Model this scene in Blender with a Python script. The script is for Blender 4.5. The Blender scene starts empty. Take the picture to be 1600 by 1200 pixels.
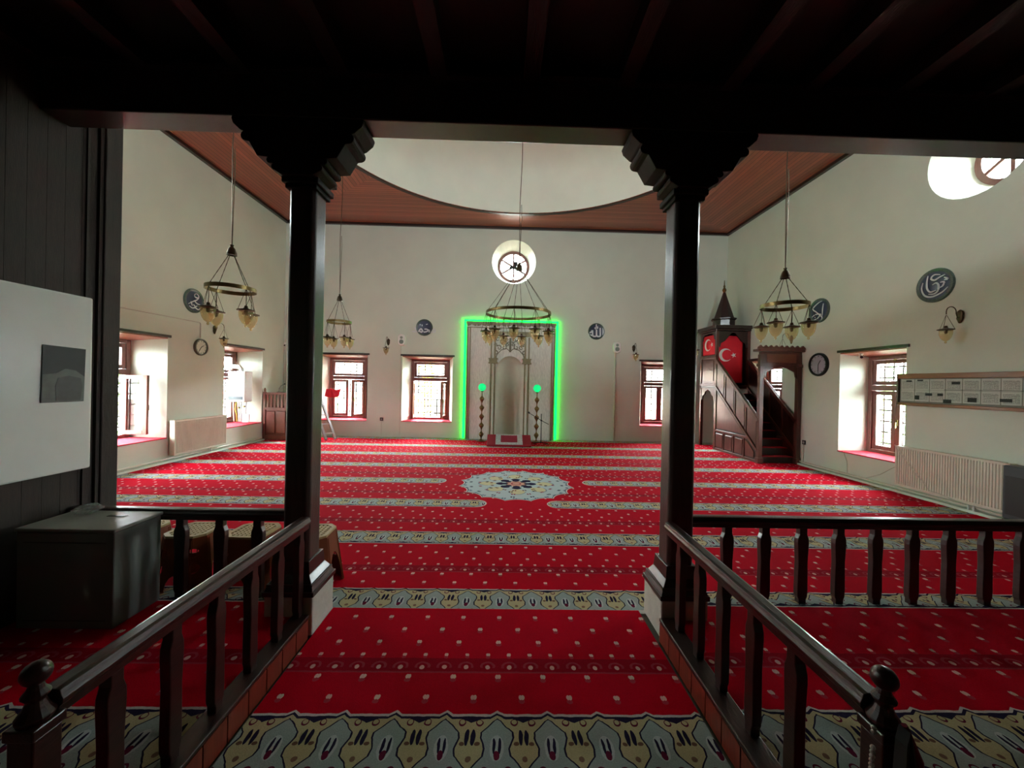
import bpy, math, random
from mathutils import Vector, Matrix
random.seed(7)
PI = math.pi
S = bpy.context.scene
C = S.collection
XL, XR, YF, HC = -6.2, 6.33, 10.9, 6.0      # left wall, right wall, far wall, ceiling
P = 1.128                                    # prayer-row spacing of the carpets

# ------------------------------------------------------------------ camera, world, exposure
cam = bpy.data.cameras.new('camera'); cam.sensor_width = 36; cam.lens = 13.5
cam.clip_start = 0.05; cam.clip_end = 300
co = bpy.data.objects.new('camera', cam); C.objects.link(co)
co.matrix_world = Matrix.Translation((0, 0, 1.6)) @ Matrix.Rotation(-0.0200, 4, 'Z') @ Matrix.Rotation(PI/2-0.0029, 4, 'X') @ Matrix.Rotation(0.0214, 4, 'Z')
S.camera = co
S.view_settings.view_transform = 'Standard'; S.view_settings.look = 'None'
S.view_settings.exposure = 1.05; S.view_settings.gamma = 1.0; S.view_settings.use_curve_mapping = False
wd = bpy.data.worlds.new('overcast_sky'); S.world = wd; wd.use_nodes = True
wb = wd.node_tree.nodes['Background']
wb.inputs[0].default_value = (0.90, 0.97, 1.0, 1); wb.inputs[1].default_value = 52.0
try:
    S.cycles.max_bounces = 12; S.cycles.diffuse_bounces = 9; S.cycles.transparent_max_bounces = 16
    S.cycles.sample_clamp_indirect = 6.0; S.cycles.use_denoising = True
    S.cycles.caustics_reflective = False; S.cycles.caustics_refractive = False
except Exception: pass
def portal(x, y, z, w, h, rot):
    l = bpy.data.lights.new('daylight_portal', 'AREA'); l.shape = 'RECTANGLE'; l.size = w; l.size_y = h
    o = bpy.data.objects.new('daylight_portal', l); C.objects.link(o); o.location = (x, y, z); o.rotation_euler = rot
    l.cycles.is_portal = True

# ------------------------------------------------------------------ helpers
def lin(h):
    h = h.lstrip('#'); r = []
    for i in (0, 2, 4):
        c = int(h[i:i+2], 16)/255; r.append(c/12.92 if c <= .04045 else ((c+.055)/1.055)**2.4)
    return tuple(r)
def mat(name, hexa, rough=.6, metal=0, var=.12, nscale=8, bump=0, bscale=40, coat=0, stretch=None, spec=.5, sheen=0):
    m = bpy.data.materials.new(name); m.use_nodes = True; t = m.node_tree; b = t.nodes['Principled BSDF']
    c = lin(hexa)
    tc = t.nodes.new('ShaderNodeTexCoord'); mp = t.nodes.new('ShaderNodeMapping')
    if stretch: mp.inputs['Scale'].default_value = stretch
    t.links.new(tc.outputs['Object'], mp.inputs[0])
    n = t.nodes.new('ShaderNodeTexNoise'); n.inputs['Scale'].default_value = nscale; n.inputs['Detail'].default_value = 5
    t.links.new(mp.outputs[0], n.inputs['Vector'])
    r = t.nodes.new('ShaderNodeValToRGB'); e = r.color_ramp.elements
    e[0].position = .3; e[1].position = .72
    e[0].color = tuple(v*(1-var) for v in c)+(1,); e[1].color = tuple(min(1, v*(1+var)) for v in c)+(1,)
    t.links.new(n.outputs[0], r.inputs[0]); t.links.new(r.outputs[0], b.inputs['Base Color'])
    b.inputs['Roughness'].default_value = rough; b.inputs['Metallic'].default_value = metal
    b.inputs['Specular IOR Level'].default_value = spec
    b.inputs['Coat Weight'].default_value = coat; b.inputs['Coat Roughness'].default_value = .12
    b.inputs['Sheen Weight'].default_value = sheen
    if bump:
        n2 = t.nodes.new('ShaderNodeTexNoise'); n2.inputs['Scale'].default_value = bscale; n2.inputs['Detail'].default_value = 4
        t.links.new(mp.outputs[0], n2.inputs['Vector'])
        bp = t.nodes.new('ShaderNodeBump'); bp.inputs['Strength'].default_value = bump; bp.inputs['Distance'].default_value = .01
        t.links.new(n2.outputs[0], bp.inputs['Height']); t.links.new(bp.outputs[0], b.inputs['Normal'])
    return m
def emit(name, col, s):
    m = bpy.data.materials.new(name); m.use_nodes = True; t = m.node_tree; b = t.nodes['Principled BSDF']
    b.inputs['Base Color'].default_value = (*col, 1); b.inputs['Emission Color'].default_value = (*col, 1); b.inputs['Emission Strength'].default_value = s
    return m
def glassmat(name, tint, refl=.08, rough=.02, haze=0.0, hazecol=(1, 1, 1)):
    m = bpy.data.materials.new(name); m.use_nodes = True; t = m.node_tree; t.nodes.remove(t.nodes['Principled BSDF'])
    out = t.nodes['Material Output']; tr = t.nodes.new('ShaderNodeBsdfTransparent'); gl = t.nodes.new('ShaderNodeBsdfGlossy')
    tr.inputs[0].default_value = (*tint, 1); gl.inputs['Roughness'].default_value = rough
    fr = t.nodes.new('ShaderNodeLayerWeight'); fr.inputs[0].default_value = .5
    pw = t.nodes.new('ShaderNodeMath'); pw.operation = 'POWER'; pw.inputs[1].default_value = 4.5; t.links.new(fr.outputs['Facing'], pw.inputs[0])
    ml = t.nodes.new('ShaderNodeMath'); ml.operation = 'MULTIPLY'; ml.inputs[1].default_value = .6; t.links.new(pw.outputs[0], ml.inputs[0])
    ad = t.nodes.new('ShaderNodeMath'); ad.operation = 'ADD'; ad.inputs[1].default_value = refl; ad.use_clamp = True
    t.links.new(ml.outputs[0], ad.inputs[0])
    mx = t.nodes.new('ShaderNodeMixShader'); t.links.new(ad.outputs[0], mx.inputs[0]); t.links.new(tr.outputs[0], mx.inputs[1]); t.links.new(gl.outputs[0], mx.inputs[2])
    last = mx
    if haze:
        df = t.nodes.new('ShaderNodeBsdfDiffuse'); df.inputs[0].default_value = (*hazecol, 1)
        tl = t.nodes.new('ShaderNodeBsdfTranslucent'); tl.inputs[0].default_value = (*hazecol, 1)
        ms = t.nodes.new('ShaderNodeMixShader'); t.links.new(df.outputs[0], ms.inputs[1]); t.links.new(tl.outputs[0], ms.inputs[2])
        m2 = t.nodes.new('ShaderNodeMixShader'); m2.inputs[0].default_value = haze
        t.links.new(mx.outputs[0], m2.inputs[1]); t.links.new(ms.outputs[0], m2.inputs[2]); last = m2
    t.links.new(last.outputs[0], out.inputs[0]); return m

class MB:
    def __init__(s): s.v = []; s.f = []
    def add(s, vs, fs):
        o = len(s.v); s.v += [tuple(p) for p in vs]; s.f += [tuple(i+o for i in f) for f in fs]; return s
    def box(s, x0, x1, y0, y1, z0, z1):
        return s.add([(x0,y0,z0),(x1,y0,z0),(x1,y1,z0),(x0,y1,z0),(x0,y0,z1),(x1,y0,z1),(x1,y1,z1),(x0,y1,z1)],
                     [(0,3,2,1),(4,5,6,7),(0,1,5,4),(1,2,6,5),(2,3,7,6),(3,0,4,7)])
    def bar(s, a, b, w, t, up=(0, 0, 1)):
        a = Vector(a); b = Vector(b); d = (b-a).normalized(); u = Vector(up)
        if abs(d.dot(u)) > .99: u = Vector((1, 0, 0))
        sd = d.cross(u).normalized(); u = sd.cross(d).normalized()
        q = [(-w/2, -t/2), (w/2, -t/2), (w/2, t/2), (-w/2, t/2)]
        return s.add([a+sd*i+u*j for i, j in q]+[b+sd*i+u*j for i, j in q], [(3,2,1,0),(4,5,6,7),(0,1,5,4),(1,2,6,5),(2,3,7,6),(3,0,4,7)])
    def prism(s, poly, ax, a, b):
        # poly: 2-D points; ax: extrusion axis ('x': poly is (y,z); 'y': (x,z); 'z': (x,y))
        g = {'x': lambda p, t: (t, p[0], p[1]), 'y': lambda p, t: (p[0], t, p[1]), 'z': lambda p, t: (p[0], p[1], t)}[ax]
        n = len(poly); vs = [g(p, a) for p in poly]+[g(p, b) for p in poly]
        ar = sum(poly[i][0]*poly[(i+1) % n][1]-poly[(i+1) % n][0]*poly[i][1] for i in range(n))
        fl = (ar > 0) != (b < a)
        if ax == 'y': fl = not fl
        f = [tuple(reversed(range(n))), tuple(range(n, 2*n))]+[(i, (i+1) % n, n+(i+1) % n, n+i) for i in range(n)]
        if not fl: f = [tuple(reversed(q)) for q in f]
        return s.add(vs, f)
    def lathe(s, prof, c=(0, 0, 0), n=16, caps=True, a0=0, a1=2*PI):
        full = abs(a1-a0-2*PI) < 1e-6; k = n if full else n+1
        vs = []
        for r, z in prof:
            for i in range(k):
                a = a0+(a1-a0)*i/n; vs.append((c[0]+r*math.cos(a), c[1]+r*math.sin(a), c[2]+z))
        fs = []
        for j in range(len(prof)-1):
            for i in range(n):
                i2 = (i+1) % k if full else i+1
                fs.append((j*k+i, j*k+i2, (j+1)*k+i2, (j+1)*k+i))
        if caps and full:
            if prof[0][0] > 1e-6: fs.append(tuple(reversed(range(k))))
            if prof[-1][0] > 1e-6: fs.append(tuple((len(prof)-1)*k+i for i in range(k)))
        return s.add(vs, fs)
    def tube(s, pts, r, n=6, closed=False):
        pts = [Vector(p) for p in pts]; m = len(pts); vs = []
        up = Vector((0, 0, 1))
        for i, p in enumerate(pts):
            if closed: d = pts[(i+1) % m]-pts[i-1]
            else: d = pts[min(i+1, m-1)]-pts[max(i-1, 0)]
            if d.length < 1e-9: d = Vector((0, 0, 1))
            d.normalize(); u = up if abs(d.dot(up)) < .95 else Vector((1, 0, 0))
            a = d.cross(u).normalized(); b = a.cross(d)
            rr = r[i] if isinstance(r, (list, tuple)) else r
            for k in range(n):
                t = 2*PI*k/n; vs.append(p+a*math.cos(t)*rr+b*math.sin(t)*rr)
        fs = []
        for i in range(m if closed else m-1):
            j = (i+1) % m
            for k in range(n): fs.append((i*n+k, i*n+(k+1) % n, j*n+(k+1) % n, j*n+k))
        if not closed: fs += [tuple(reversed(range(n))), tuple((m-1)*n+k for k in range(n))]
        return s.add(vs, fs)
    def ball(s, c, r, n=12, m=8, sz=1):
        return s.lathe([(max(1e-5, r*math.sin(PI*j/m)), -r*math.cos(PI*j/m)*sz) for j in range(m+1)], c, n, caps=False)
    def xf(s, M):
        s.v = [tuple(M @ Vector(p)) for p in s.v]; return s
    def shift(s, d): s.v = [(p[0]+d[0], p[1]+d[1], p[2]+d[2]) for p in s.v]; return s
    def mesh(s, name, m=None, smooth=False):
        me = bpy.data.meshes.new(name); me.from_pydata(s.v, [], s.f); me.validate(); me.update()
        if m: me.materials.append(m)
        if smooth:
            me.polygons.foreach_set('use_smooth', [True]*len(me.polygons))
            try: me.set_sharp_from_angle(angle=math.radians(40))
            except Exception: pass
        return me
def obj(name, mb, m, parent=None, smooth=False, bev=0, loc=None, rz=0, kind=None):
    me = mb.mesh(name, m, smooth) if isinstance(mb, MB) else mb
    o = bpy.data.objects.new(name, me); C.objects.link(o)
    if parent: o.parent = parent
    if loc: o.location = loc
    if rz: o.rotation_euler = (0, 0, rz)
    if bev:
        b = o.modifiers.new('bevel', 'BEVEL'); b.width = bev; b.segments = 2; b.limit_method = 'ANGLE'
    if kind: o['kind'] = kind
    return o
def wp(name, mb, m, root, **k):
    """a part whose geometry is given in world coordinates, under an unrotated root"""
    r = root
    while r.parent: r = r.parent
    return obj(name, mb.shift(tuple(-v for v in r.location)), m, root, **k)
def thing(name, label, cat, loc=(0, 0, 0), rz=0, group=None):
    o = bpy.data.objects.new(name, None); C.objects.link(o); o.location = loc; o.rotation_euler = (0, 0, rz)
    o.empty_display_size = .1
    return tag(o, label, cat, group)
def tag(o, label, cat, group=None):
    o['label'] = label; o['category'] = cat
    if group: o['group'] = group
    return o
def setting(name, label=None, loc=(0, 0, 0), rz=0):
    o = bpy.data.objects.new(name, None); C.objects.link(o); o.location = loc; o.rotation_euler = (0, 0, rz); o['kind'] = 'structure'
    if label: o['label'] = label
    return o
def struct(name, mb, m, parent=None, label=None, **k):
    o = obj(name, mb, m, parent, **k)
    if not parent: o['kind'] = 'structure'
    if label: o['label'] = label
    return o
def copy_tree(o, parent=None):
    c = o.copy(); C.objects.link(c)
    if parent: c.parent = parent
    for ch in list(o.children): copy_tree(ch, c)
    return c
def boolean(me_mb, cut_mb, name, m, op='DIFFERENCE', m2=None):
    a = bpy.data.objects.new('tmp_a', me_mb.mesh('a', m) if isinstance(me_mb, MB) else me_mb); b = bpy.data.objects.new('tmp_b', cut_mb.mesh('b', m2 or m))
    C.objects.link(a); C.objects.link(b)
    md = a.modifiers.new('b', 'BOOLEAN'); md.object = b; md.operation = op; md.solver = 'EXACT'
    dg = bpy.context.evaluated_depsgraph_get(); dg.update()
    me = bpy.data.meshes.new_from_object(a.evaluated_get(dg)); me.name = name
    bpy.data.objects.remove(a); bpy.data.objects.remove(b)
    return me

# node expressions ---------------------------------------------------
class E:
    def __init__(s, t, sock): s.t = t; s.s = sock
    def _m(s, op, *a, clamp=False):
        n = s.t.nodes.new('ShaderNodeMath'); n.operation = op; n.use_clamp = clamp
        for i, q in enumerate((s,)+a):
            if isinstance(q, E): s.t.links.new(q.s, n.inputs[i])
            else: n.inputs[i].default_value = q
        return E(s.t, n.outputs[0])
    def __add__(s, o): return s._m('ADD', o)
    def __radd__(s, o): return s._m('ADD', o)
    def __sub__(s, o): return s._m('SUBTRACT', o)
    def __rsub__(s, o): return (s*-1)+o
    def __mul__(s, o): return s._m('MULTIPLY', o)
    def __rmul__(s, o): return s._m('MULTIPLY', o)
    def __truediv__(s, o): return s._m('DIVIDE', o)
    def lt(s, o): return s._m('LESS_THAN', o)
    def gt(s, o): return s._m('GREATER_THAN', o)
    def abs(s): return s._m('ABSOLUTE')
    def fract(s): return s._m('FRACT')
    def sq(s): return s._m('MULTIPLY', s)
    def sqrt(s): return s._m('SQRT')
    def cos(s): return s._m('COSINE')
    def max(s, o): return s._m('MAXIMUM', o)
    def min(s, o): return s._m('MINIMUM', o)
    def inv(s): return (s*-1)+1
def cmix(t, fac, a, b):
    n = t.nodes.new('ShaderNodeMix'); n.data_type = 'RGBA'
    if isinstance(fac, E): t.links.new(fac.s, n.inputs[0])
    else: n.inputs[0].default_value = fac
    for q, i in ((a, 6), (b, 7)):
        if isinstance(q, tuple): n.inputs[i].default_value = (*q[:3], 1)
        else: t.links.new(q, n.inputs[i])
    return n.outputs[2]
def ell(X, Y, cx, cy, rx, ry):
    return (((X-cx)/rx).sq()+((Y-cy)/ry).sq()).lt(1)

def carpet(name, y0=1.69, medallion=False, ymax=None, edge=None, hidey=None):
    m = bpy.data.materials.new(name); m.use_nodes = True; t = m.node_tree; b = t.nodes['Principled BSDF']
    g0 = t.nodes.new('ShaderNodeNewGeometry'); sp = t.nodes.new('ShaderNodeSeparateXYZ'); t.links.new(g0.outputs['Position'], sp.inputs[0])
    X = E(t, sp.outputs[0]); Y = E(t, sp.outputs[1])
    # weave irregularity
    nz = t.nodes.new('ShaderNodeTexNoise'); nz.inputs['Scale'].default_value = 220; t.links.new(g0.outputs['Position'], nz.inputs['Vector'])
    nb = t.nodes.new('ShaderNodeTexNoise'); nb.inputs['Scale'].default_value = 2.2; nb.inputs['Detail'].default_value = 6; t.links.new(g0.outputs['Position'], nb.inputs['Vector'])
    nw = t.nodes.new('ShaderNodeTexNoise'); nw.inputs['Scale'].default_value = 18; t.links.new(g0.outputs['Position'], nw.inputs['Vector'])
    jig = (E(t, nw.outputs[0])-.5)*.012
    Xj = X+jig; Yj = Y+jig
    u = Xj/.242
    du = (u+.5).fract()-.5; dy = u.fract()-.5
    v = (Yj-y0)/P
    dl = ((v+.5).fract()-.5)*P
    g = v.fract()*P
    tt = dl/.155
    # --- border colours
    rp = t.nodes.new('ShaderNodeValToRGB'); cr = rp.color_ramp
    pts = [(0, .5), (.09, .5), (.22, .37), (.32, .25), (.43, .23), (.59, .30), (.68, .29), (.77, .17), (.87, .06), (.9, 0)]
    cr.elements[0].position = 0; cr.elements[0].color = (.5,)*3+(1,); cr.elements[1].position = .9; cr.elements[1].color = (0, 0, 0, 1)
    for p, q in pts[1:-1]:
        e = cr.elements.new(p); e.color = (q, q, q, 1)
    t.links.new((tt*.5+.5).s, rp.inputs[0]); hw = E(t, rp.outputs[0])
    blue = du.abs().lt(hw); line = (du.abs()-hw).abs().lt(.017)*(tt.abs().lt(.82))
    BL, YE, WH, DK, MR = lin('#a6b2b2'), lin('#c6ba92'), lin('#d6cdca'), lin('#2b2440'), lin('#6e1f3c')
    col = cmix(t, blue, YE, BL)
    col = cmix(t, line, col, DK)
    adu = du.abs(); ady = dy.abs()
    col = cmix(t, ell(adu, tt, 0, -.12, .13, .38), col, lin('#c6cdcf'))
    col = cmix(t, ell(adu, tt, .052, -.06, .028, .24), col, DK)
    col = cmix(t, ell(adu, tt, 0, -.34, .055, .14), col, MR)
    col = cmix(t, ell(ady, tt, 0, -.45, .05, .08), col, lin('#8a6a5a'))
    col = cmix(t, ell(ady, tt, .055, .2, .042, .25), col, DK)
    col = cmix(t, ell(ady, tt, .14, .0, .05, .06), col, lin('#7b5a4a'))
    col = cmix(t, (ell(ady, tt, .17, .68, .07, .12)-ell(ady, tt, .17, .7, .05, .08)).max(0), col, MR)
    col = cmix(t, (ell(adu, tt, .2, -.78, .08, .13)-ell(adu, tt, .2, -.78, .055, .08)).max(0), col, MR)
    top = (((adu/.13)*-1+1).max(0))*.13+.98
    dtop = top-tt
    dk = (ady/.2*-1+1).max(0)*.14+.17
    col = cmix(t, dtop.lt(dk), col, DK)
    col = cmix(t, (tt+1).lt((adu/.2*-1+1).max(0)*.14+.16), col, DK)
    col = cmix(t, dtop.lt(.085), col, WH); col = cmix(t, (tt+1).lt(.075), col, WH)
    inb = tt.lt(top)*tt.gt(-1)
    # --- ground
    RD = lin('#c00424'); DOT = lin('#e9c3b8'); DOT2 = lin('#a84a55')
    red = cmix(t, E(t, nb.outputs[0]), tuple(v*.86 for v in RD), tuple(v*1.12 for v in RD))
    x1 = du*.242; x2 = dy*.242
    gr = red
    band = (g-.47).abs().lt(.055)
    gr = cmix(t, band*.55, gr, lin('#6a0a22'))
    us = ((Xj/.121).fract()-.5)*.121
    rr = ((us.sq()+(g-.462).sq()*1.4).sqrt()-.036).abs().lt(.007)*(g.gt(.45))
    gr = cmix(t, rr*.6, gr, DOT2)
    gr = cmix(t, ell(us, g, 0, .455, .013, .016)*.8, gr, DOT)
    gr = cmix(t, ((g-.418).abs().lt(.006))*.5, gr, DOT2)
    for d, xx, sc in ((.242, x2, 1), (.379, x1, 1), (.548, us, .8), (.657, x1, 1), (.778, x2, 1), (.905, x1, 1)):
        gr = cmix(t, ell(xx, g, 0, d-.016*sc, .016*sc, .015*sc)*.7, gr, DOT2)
        w = ell(xx.abs(), g, .006*sc, d+.008*sc, .009*sc, .015*sc)
        gr = cmix(t, w, gr, DOT)
    if medallion:
        ax = (X-.2).abs()
        g1 = (Y-5.074).abs().lt(.4); g2 = (Y-6.202).abs().lt(.5)
        gap = g1*10.4+g2*11.1-10
        e = ((gap+.15-ax)/.15).max(0)
        ins = (e.sq()+tt.sq()).lt(1)*inb
        rim = (e.sq()+tt.sq()).gt(.8)*e.gt(.01)
        col = cmix(t, rim, col, WH)
        inb = ins
        col2 = cmix(t, inb, gr, col)
        mx = X-.22; my = Y-6.09; r = (mx.sq()+my.sq()).sqrt()
        an = E(t, None); n = t.nodes.new('ShaderNodeMath'); n.operation = 'ARCTAN2'
        t.links.new(mx.s, n.inputs[0]); t.links.new(my.s, n.inputs[1]); th = E(t, n.outputs[0])
        cusp = (th*8).cos().abs()              # 16 lobes
        re = cusp._m('POWER', .7)*-.085+.9
        c8 = (th*4+0).cos().abs()
        med = lin('#b9c8cc')
        mc = cmix(t, r.lt(c8*.22+.37), med, lin('#d3caa2'))
        mc = cmix(t, (r-(c8*.22+.37)).abs().lt(.012), mc, lin('#8a95a5'))
        mc = cmix(t, r.lt(c8.inv()*.28+.3), mc, lin('#b9c8cc'))
        # scattered flowers on rings
        for rad, k, cc in ((.72, 16, DK), (.58, 16, lin('#93324a')), (.47, 8, DK), (.8, 32, lin('#5b6f8c')), (.39, 16, lin('#7a4a3a'))):
            fa = ((th*(k/(2*PI))+.25).fract()-.5)*(2*PI/k*rad)
            mc = cmix(t, ell(fa.abs(), r, .018, rad, .014, .026), mc, cc)
        st = (th*4).cos().abs()
        mc = cmix(t, r.lt(st*.1+.22), mc, DK)
        mc = cmix(t, ell(((th*(8/(2*PI))).fract()-.5).abs()*.2, r, .0, .205, .035, .04), mc, lin('#b9c8cc'))
        mc = cmix(t, r.lt(st.inv()*.05+.12), mc, lin('#d9a08e')); mc = cmix(t, (r-.07).abs().lt(.012), mc, lin('#a84a50'))
        mc = cmix(t, (re-r).lt(.02), mc, DK); mc = cmix(t, (re-r).lt(.008), mc, WH)
        col2 = cmix(t, r.lt(re+.012), col2, WH)
        col = cmix(t, r.lt(re), col2, mc)
        if edge: col = cmix(t, Y.lt(edge+.014), col, WH)
    else:
        if hidey: inb = inb*Y.lt(hidey)
        col = cmix(t, inb, gr, col)
        if edge: col = cmix(t, X.abs().gt(edge), col, RD)
    pile = cmix(t, (E(t, nz.outputs[0])-.3)*.5, col, (0.0, 0.0, 0.0))
    t.links.new(pile, b.inputs['Base Color'])
    b.inputs['Roughness'].default_value = .95; b.inputs['Specular IOR Level'].default_value = .03
    b.inputs['Sheen Weight'].default_value = 0
    bp = t.nodes.new('ShaderNodeBump'); bp.inputs['Strength'].default_value = .5; bp.inputs['Distance'].default_value = .004
    t.links.new(nz.outputs[0], bp.inputs['Height']); t.links.new(bp.outputs[0], b.inputs['Normal'])
    return m
def boards(name, hexa, w, mitre=False, axis=0, rough=.45):
    """planed boards: tone per board, dark joint, grain"""
    m = bpy.data.materials.new(name); m.use_nodes = True; t = m.node_tree; b = t.nodes['Principled BSDF']
    g0 = t.nodes.new('ShaderNodeNewGeometry'); sp = t.nodes.new('ShaderNodeSeparateXYZ'); t.links.new(g0.outputs['Position'], sp.inputs[0])
    X = E(t, sp.outputs[0]); Y = E(t, sp.outputs[1])
    if mitre:
        side = ((X-.07).abs()/6.27).gt((Y-6.1).abs()/4.8)
        q = X*side+Y*side.inv()
        l = Y*side+X*side.inv()
    else:
        q = (X, Y)[axis]; l = (Y, X)[axis]
    q = q/w; fl = q._m('FLOOR'); fr = q.fract()
    wn = t.nodes.new('ShaderNodeTexWhiteNoise'); wn.noise_dimensions = '1D'; t.links.new(fl.s, wn.inputs['W'])
    cb = t.nodes.new('ShaderNodeCombineXYZ'); t.links.new((q*w*30).s, cb.inputs[0]); t.links.new((l*1.5).s, cb.inputs[1]); t.links.new((fl*3.7).s, cb.inputs[2])
    nz = t.nodes.new('ShaderNodeTexNoise'); nz.inputs['Scale'].default_value = 1.5; nz.inputs['Detail'].default_value = 5; t.links.new(cb.outputs[0], nz.inputs['Vector'])
    c = lin(hexa)
    col = cmix(t, E(t, wn.outputs[0])*.6+E(t, nz.outputs[0])*.5, tuple(v*.62 for v in c), tuple(v*1.45 for v in c))
    jt = (fr-.5).abs().gt(.44)
    col = cmix(t, jt, col, tuple(v*.25 for v in c))
    t.links.new(col, b.inputs['Base Color']); b.inputs['Roughness'].default_value = rough
    bp = t.nodes.new('ShaderNodeBump'); bp.inputs['Strength'].default_value = .8; bp.inputs['Distance'].default_value = .012
    t.links.new((jt*-1).s, bp.inputs['Height']); t.links.new(bp.outputs[0], b.inputs['Normal'])
    return m

# ------------------------------------------------------------------ materials
PLASTER = mat('lime_plaster', '#d4dacc', .85, var=.04, nscale=1.5, bump=.15, bscale=14, spec=.2)
DOMEM = mat('dome_plaster', '#f2f5ea', .85, var=.04, nscale=1.2, bump=.1, bscale=10, spec=.2)
DARKW = mat('dark_stained_wood', '#211110', .42, var=.35, nscale=5, bump=.25, bscale=24, coat=.1, stretch=(9, 9, 1))
COLW = mat('dark_column_wood', '#382a25', .36, var=.3, nscale=5, bump=.2, bscale=24, coat=.25, stretch=(9, 9, 1))
BRKW = mat('bracket_wood', '#190d0b', .6, var=.35, nscale=5, bump=.25, bscale=24, spec=.2)
RAILW = mat('varnished_rail_wood', '#2e1612', .32, var=.35, nscale=4, bump=.15, bscale=20, coat=.25, stretch=(9, 1, 9))
PANW = mat('panel_wood', '#2b1d18', .7, var=.3, nscale=6, bump=.2, bscale=25, stretch=(10, 10, 1))
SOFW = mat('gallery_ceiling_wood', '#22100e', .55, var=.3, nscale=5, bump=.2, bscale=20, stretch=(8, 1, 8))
MINW = mat('mahogany_pulpit_wood', '#572c24', .33, var=.22, nscale=4, bump=.1, bscale=22, coat=.3, stretch=(7, 7, 1))
MIND = mat('mahogany_dark_and_recess_shade', '#2d1512', .42, var=.22, nscale=4, bump=.1, bscale=22, coat=.2, stretch=(7, 7, 1))  # dark pulpit wood; also painted shade behind the stair panels
FRW = mat('window_frame_wood', '#7a5048', .42, var=.15, nscale=5, coat=.15, stretch=(6, 6, 1))
FRR = mat('casement_wood', '#82422f', .4, var=.12, nscale=5, coat=.1, stretch=(6, 6, 1))
BOARDM = mat('light_frame_wood', '#8a5a3e', .4, var=.25, nscale=4, stretch=(1, 2, 10), coat=.2)
WHITE = mat('white_enamel', '#e6e4df', .35, var=.02)
CREAM = mat('cream_enamel', '#d9d2c2', .4, var=.03)
GREYM = mat('grey_metal', '#8b8d88', .45, var=.06)
BLACK = mat('black_plastic', '#121212', .4, var=.1)
BRASS = mat('aged_brass', '#86714a', .34, metal=1, var=.25, nscale=12)
IRON = mat('wrought_iron', '#2e2a28', .5, metal=.6, var=.2)
DBRASS = mat('dark_bronze', '#4a3a2a', .4, metal=.8, var=.25)
STONE = mat('whitewashed_stone', '#c9c6bb', .85, var=.1, nscale=9, bump=.4, bscale=30)
GLASS = glassmat('window_glass', (.97, 1, .99), .03)
AMBER = glassmat('amber_lamp_glass', (.96, .86, .66), .12, .04, .2, lin('#f3dcae'))
LEDG = emit('green_led', (0.0, 1.0, 0.03), 5.0)
GLOBE = emit('green_globe', (0.0, .8, 0.22), .42)
REDCL = mat('red_cloth', '#d3122a', .8, var=.06)
WCLOTH = mat('white_print', '#e9e5e2', .8, var=.02)
NAVY = mat('navy_glaze', '#232a48', .4, var=.2, nscale=20, coat=.1)
GREENR = mat('green_glazed_rim', '#4a5850', .25, var=.45, nscale=60, coat=.4)
SILV = mat('silver_lettering', '#d6d9dc', .45, var=.05)
OLIVE = mat('gilded_olive_trim', '#8d8562', .5, metal=.0, var=.2)
MARB = mat('carved_mihrab_panel', '#dfe0d6', .6, var=.16, nscale=14, bump=1.0, bscale=9, stretch=(5, 1, .7))
NICHE = mat('niche_plaster', '#d8dccb', .75, var=.04)
SILLC = mat('red_sill_carpet', '#b80f2e', .95, var=.1, nscale=30)
STOOL = mat('brown_plastic', '#7a3a1a', .55, var=.08, spec=.3)
STOOLT = mat('ochre_plastic_top', '#b8a070', .5, var=.08)
ALU = mat('aluminium', '#b9bbc0', .4, metal=.5, var=.05)

# ------------------------------------------------------------------ large structure
CUT_L, CUT_R, CUT_F = MB(), MB(), MB()
def frustum(mb, w0, w1, z0a, z1a, z0b, z1b, depth, M):
    # splayed rectangular niche: local x width, y outward, then straight through
    a, b = w0/2, w1/2
    p = [(-a, -.3, z0a), (a, -.3, z0a), (a, -.3, z1a), (-a, -.3, z1a), (-a, 0, z0a), (a, 0, z0a), (a, 0, z1a), (-a, 0, z1a),
         (-b, depth, z0b), (b, depth, z0b), (b, depth, z1b), (-b, depth, z1b), (-b, 1.2, z0b), (b, 1.2, z0b), (b, 1.2, z1b), (-b, 1.2, z1b)]
    f = [(0, 1, 2, 3), (15, 14, 13, 12)]
    for k in (0, 4, 8):
        for i in range(4): f.append((k+i, k+4+i, k+4+(i+1) % 4, k+(i+1) % 4))
    m2 = MB(); m2.add(p, f); m2.xf(M); mb.add(m2.v, m2.f)
def cone(mb, r0, r1, depth, M, n=40):
    m2 = MB(); vs = []
    for r, y in ((r0, -.3), (r0, 0), (r1, depth), (r1, 1.2)):
        vs += [(r*math.cos(2*PI*i/n), y, r*math.sin(2*PI*i/n)) for i in range(n)]
    f = [tuple(range(n)), tuple(reversed(range(3*n, 4*n)))]
    for k in range(3):
        for i in range(n): f.append((k*n+i, (k+1)*n+i, (k+1)*n+(i+1) % n, k*n+(i+1) % n))
    m2.add(vs, f); m2.xf(M); mb.add(m2.v, m2.f)
TH = .7
FD = {'L': .6, 'R': .5, 'F': .5}
RZ = {'L': PI/2, 'R': -PI/2, 'F': 0}
def wallM(side, along, z=0):
    loc = {'L': (XL, along, z), 'R': (XR, along, z), 'F': (along, YF, z)}[side]
    return Matrix.Translation(loc) @ Matrix.Rotation(RZ[side], 4, 'Z')
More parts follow.
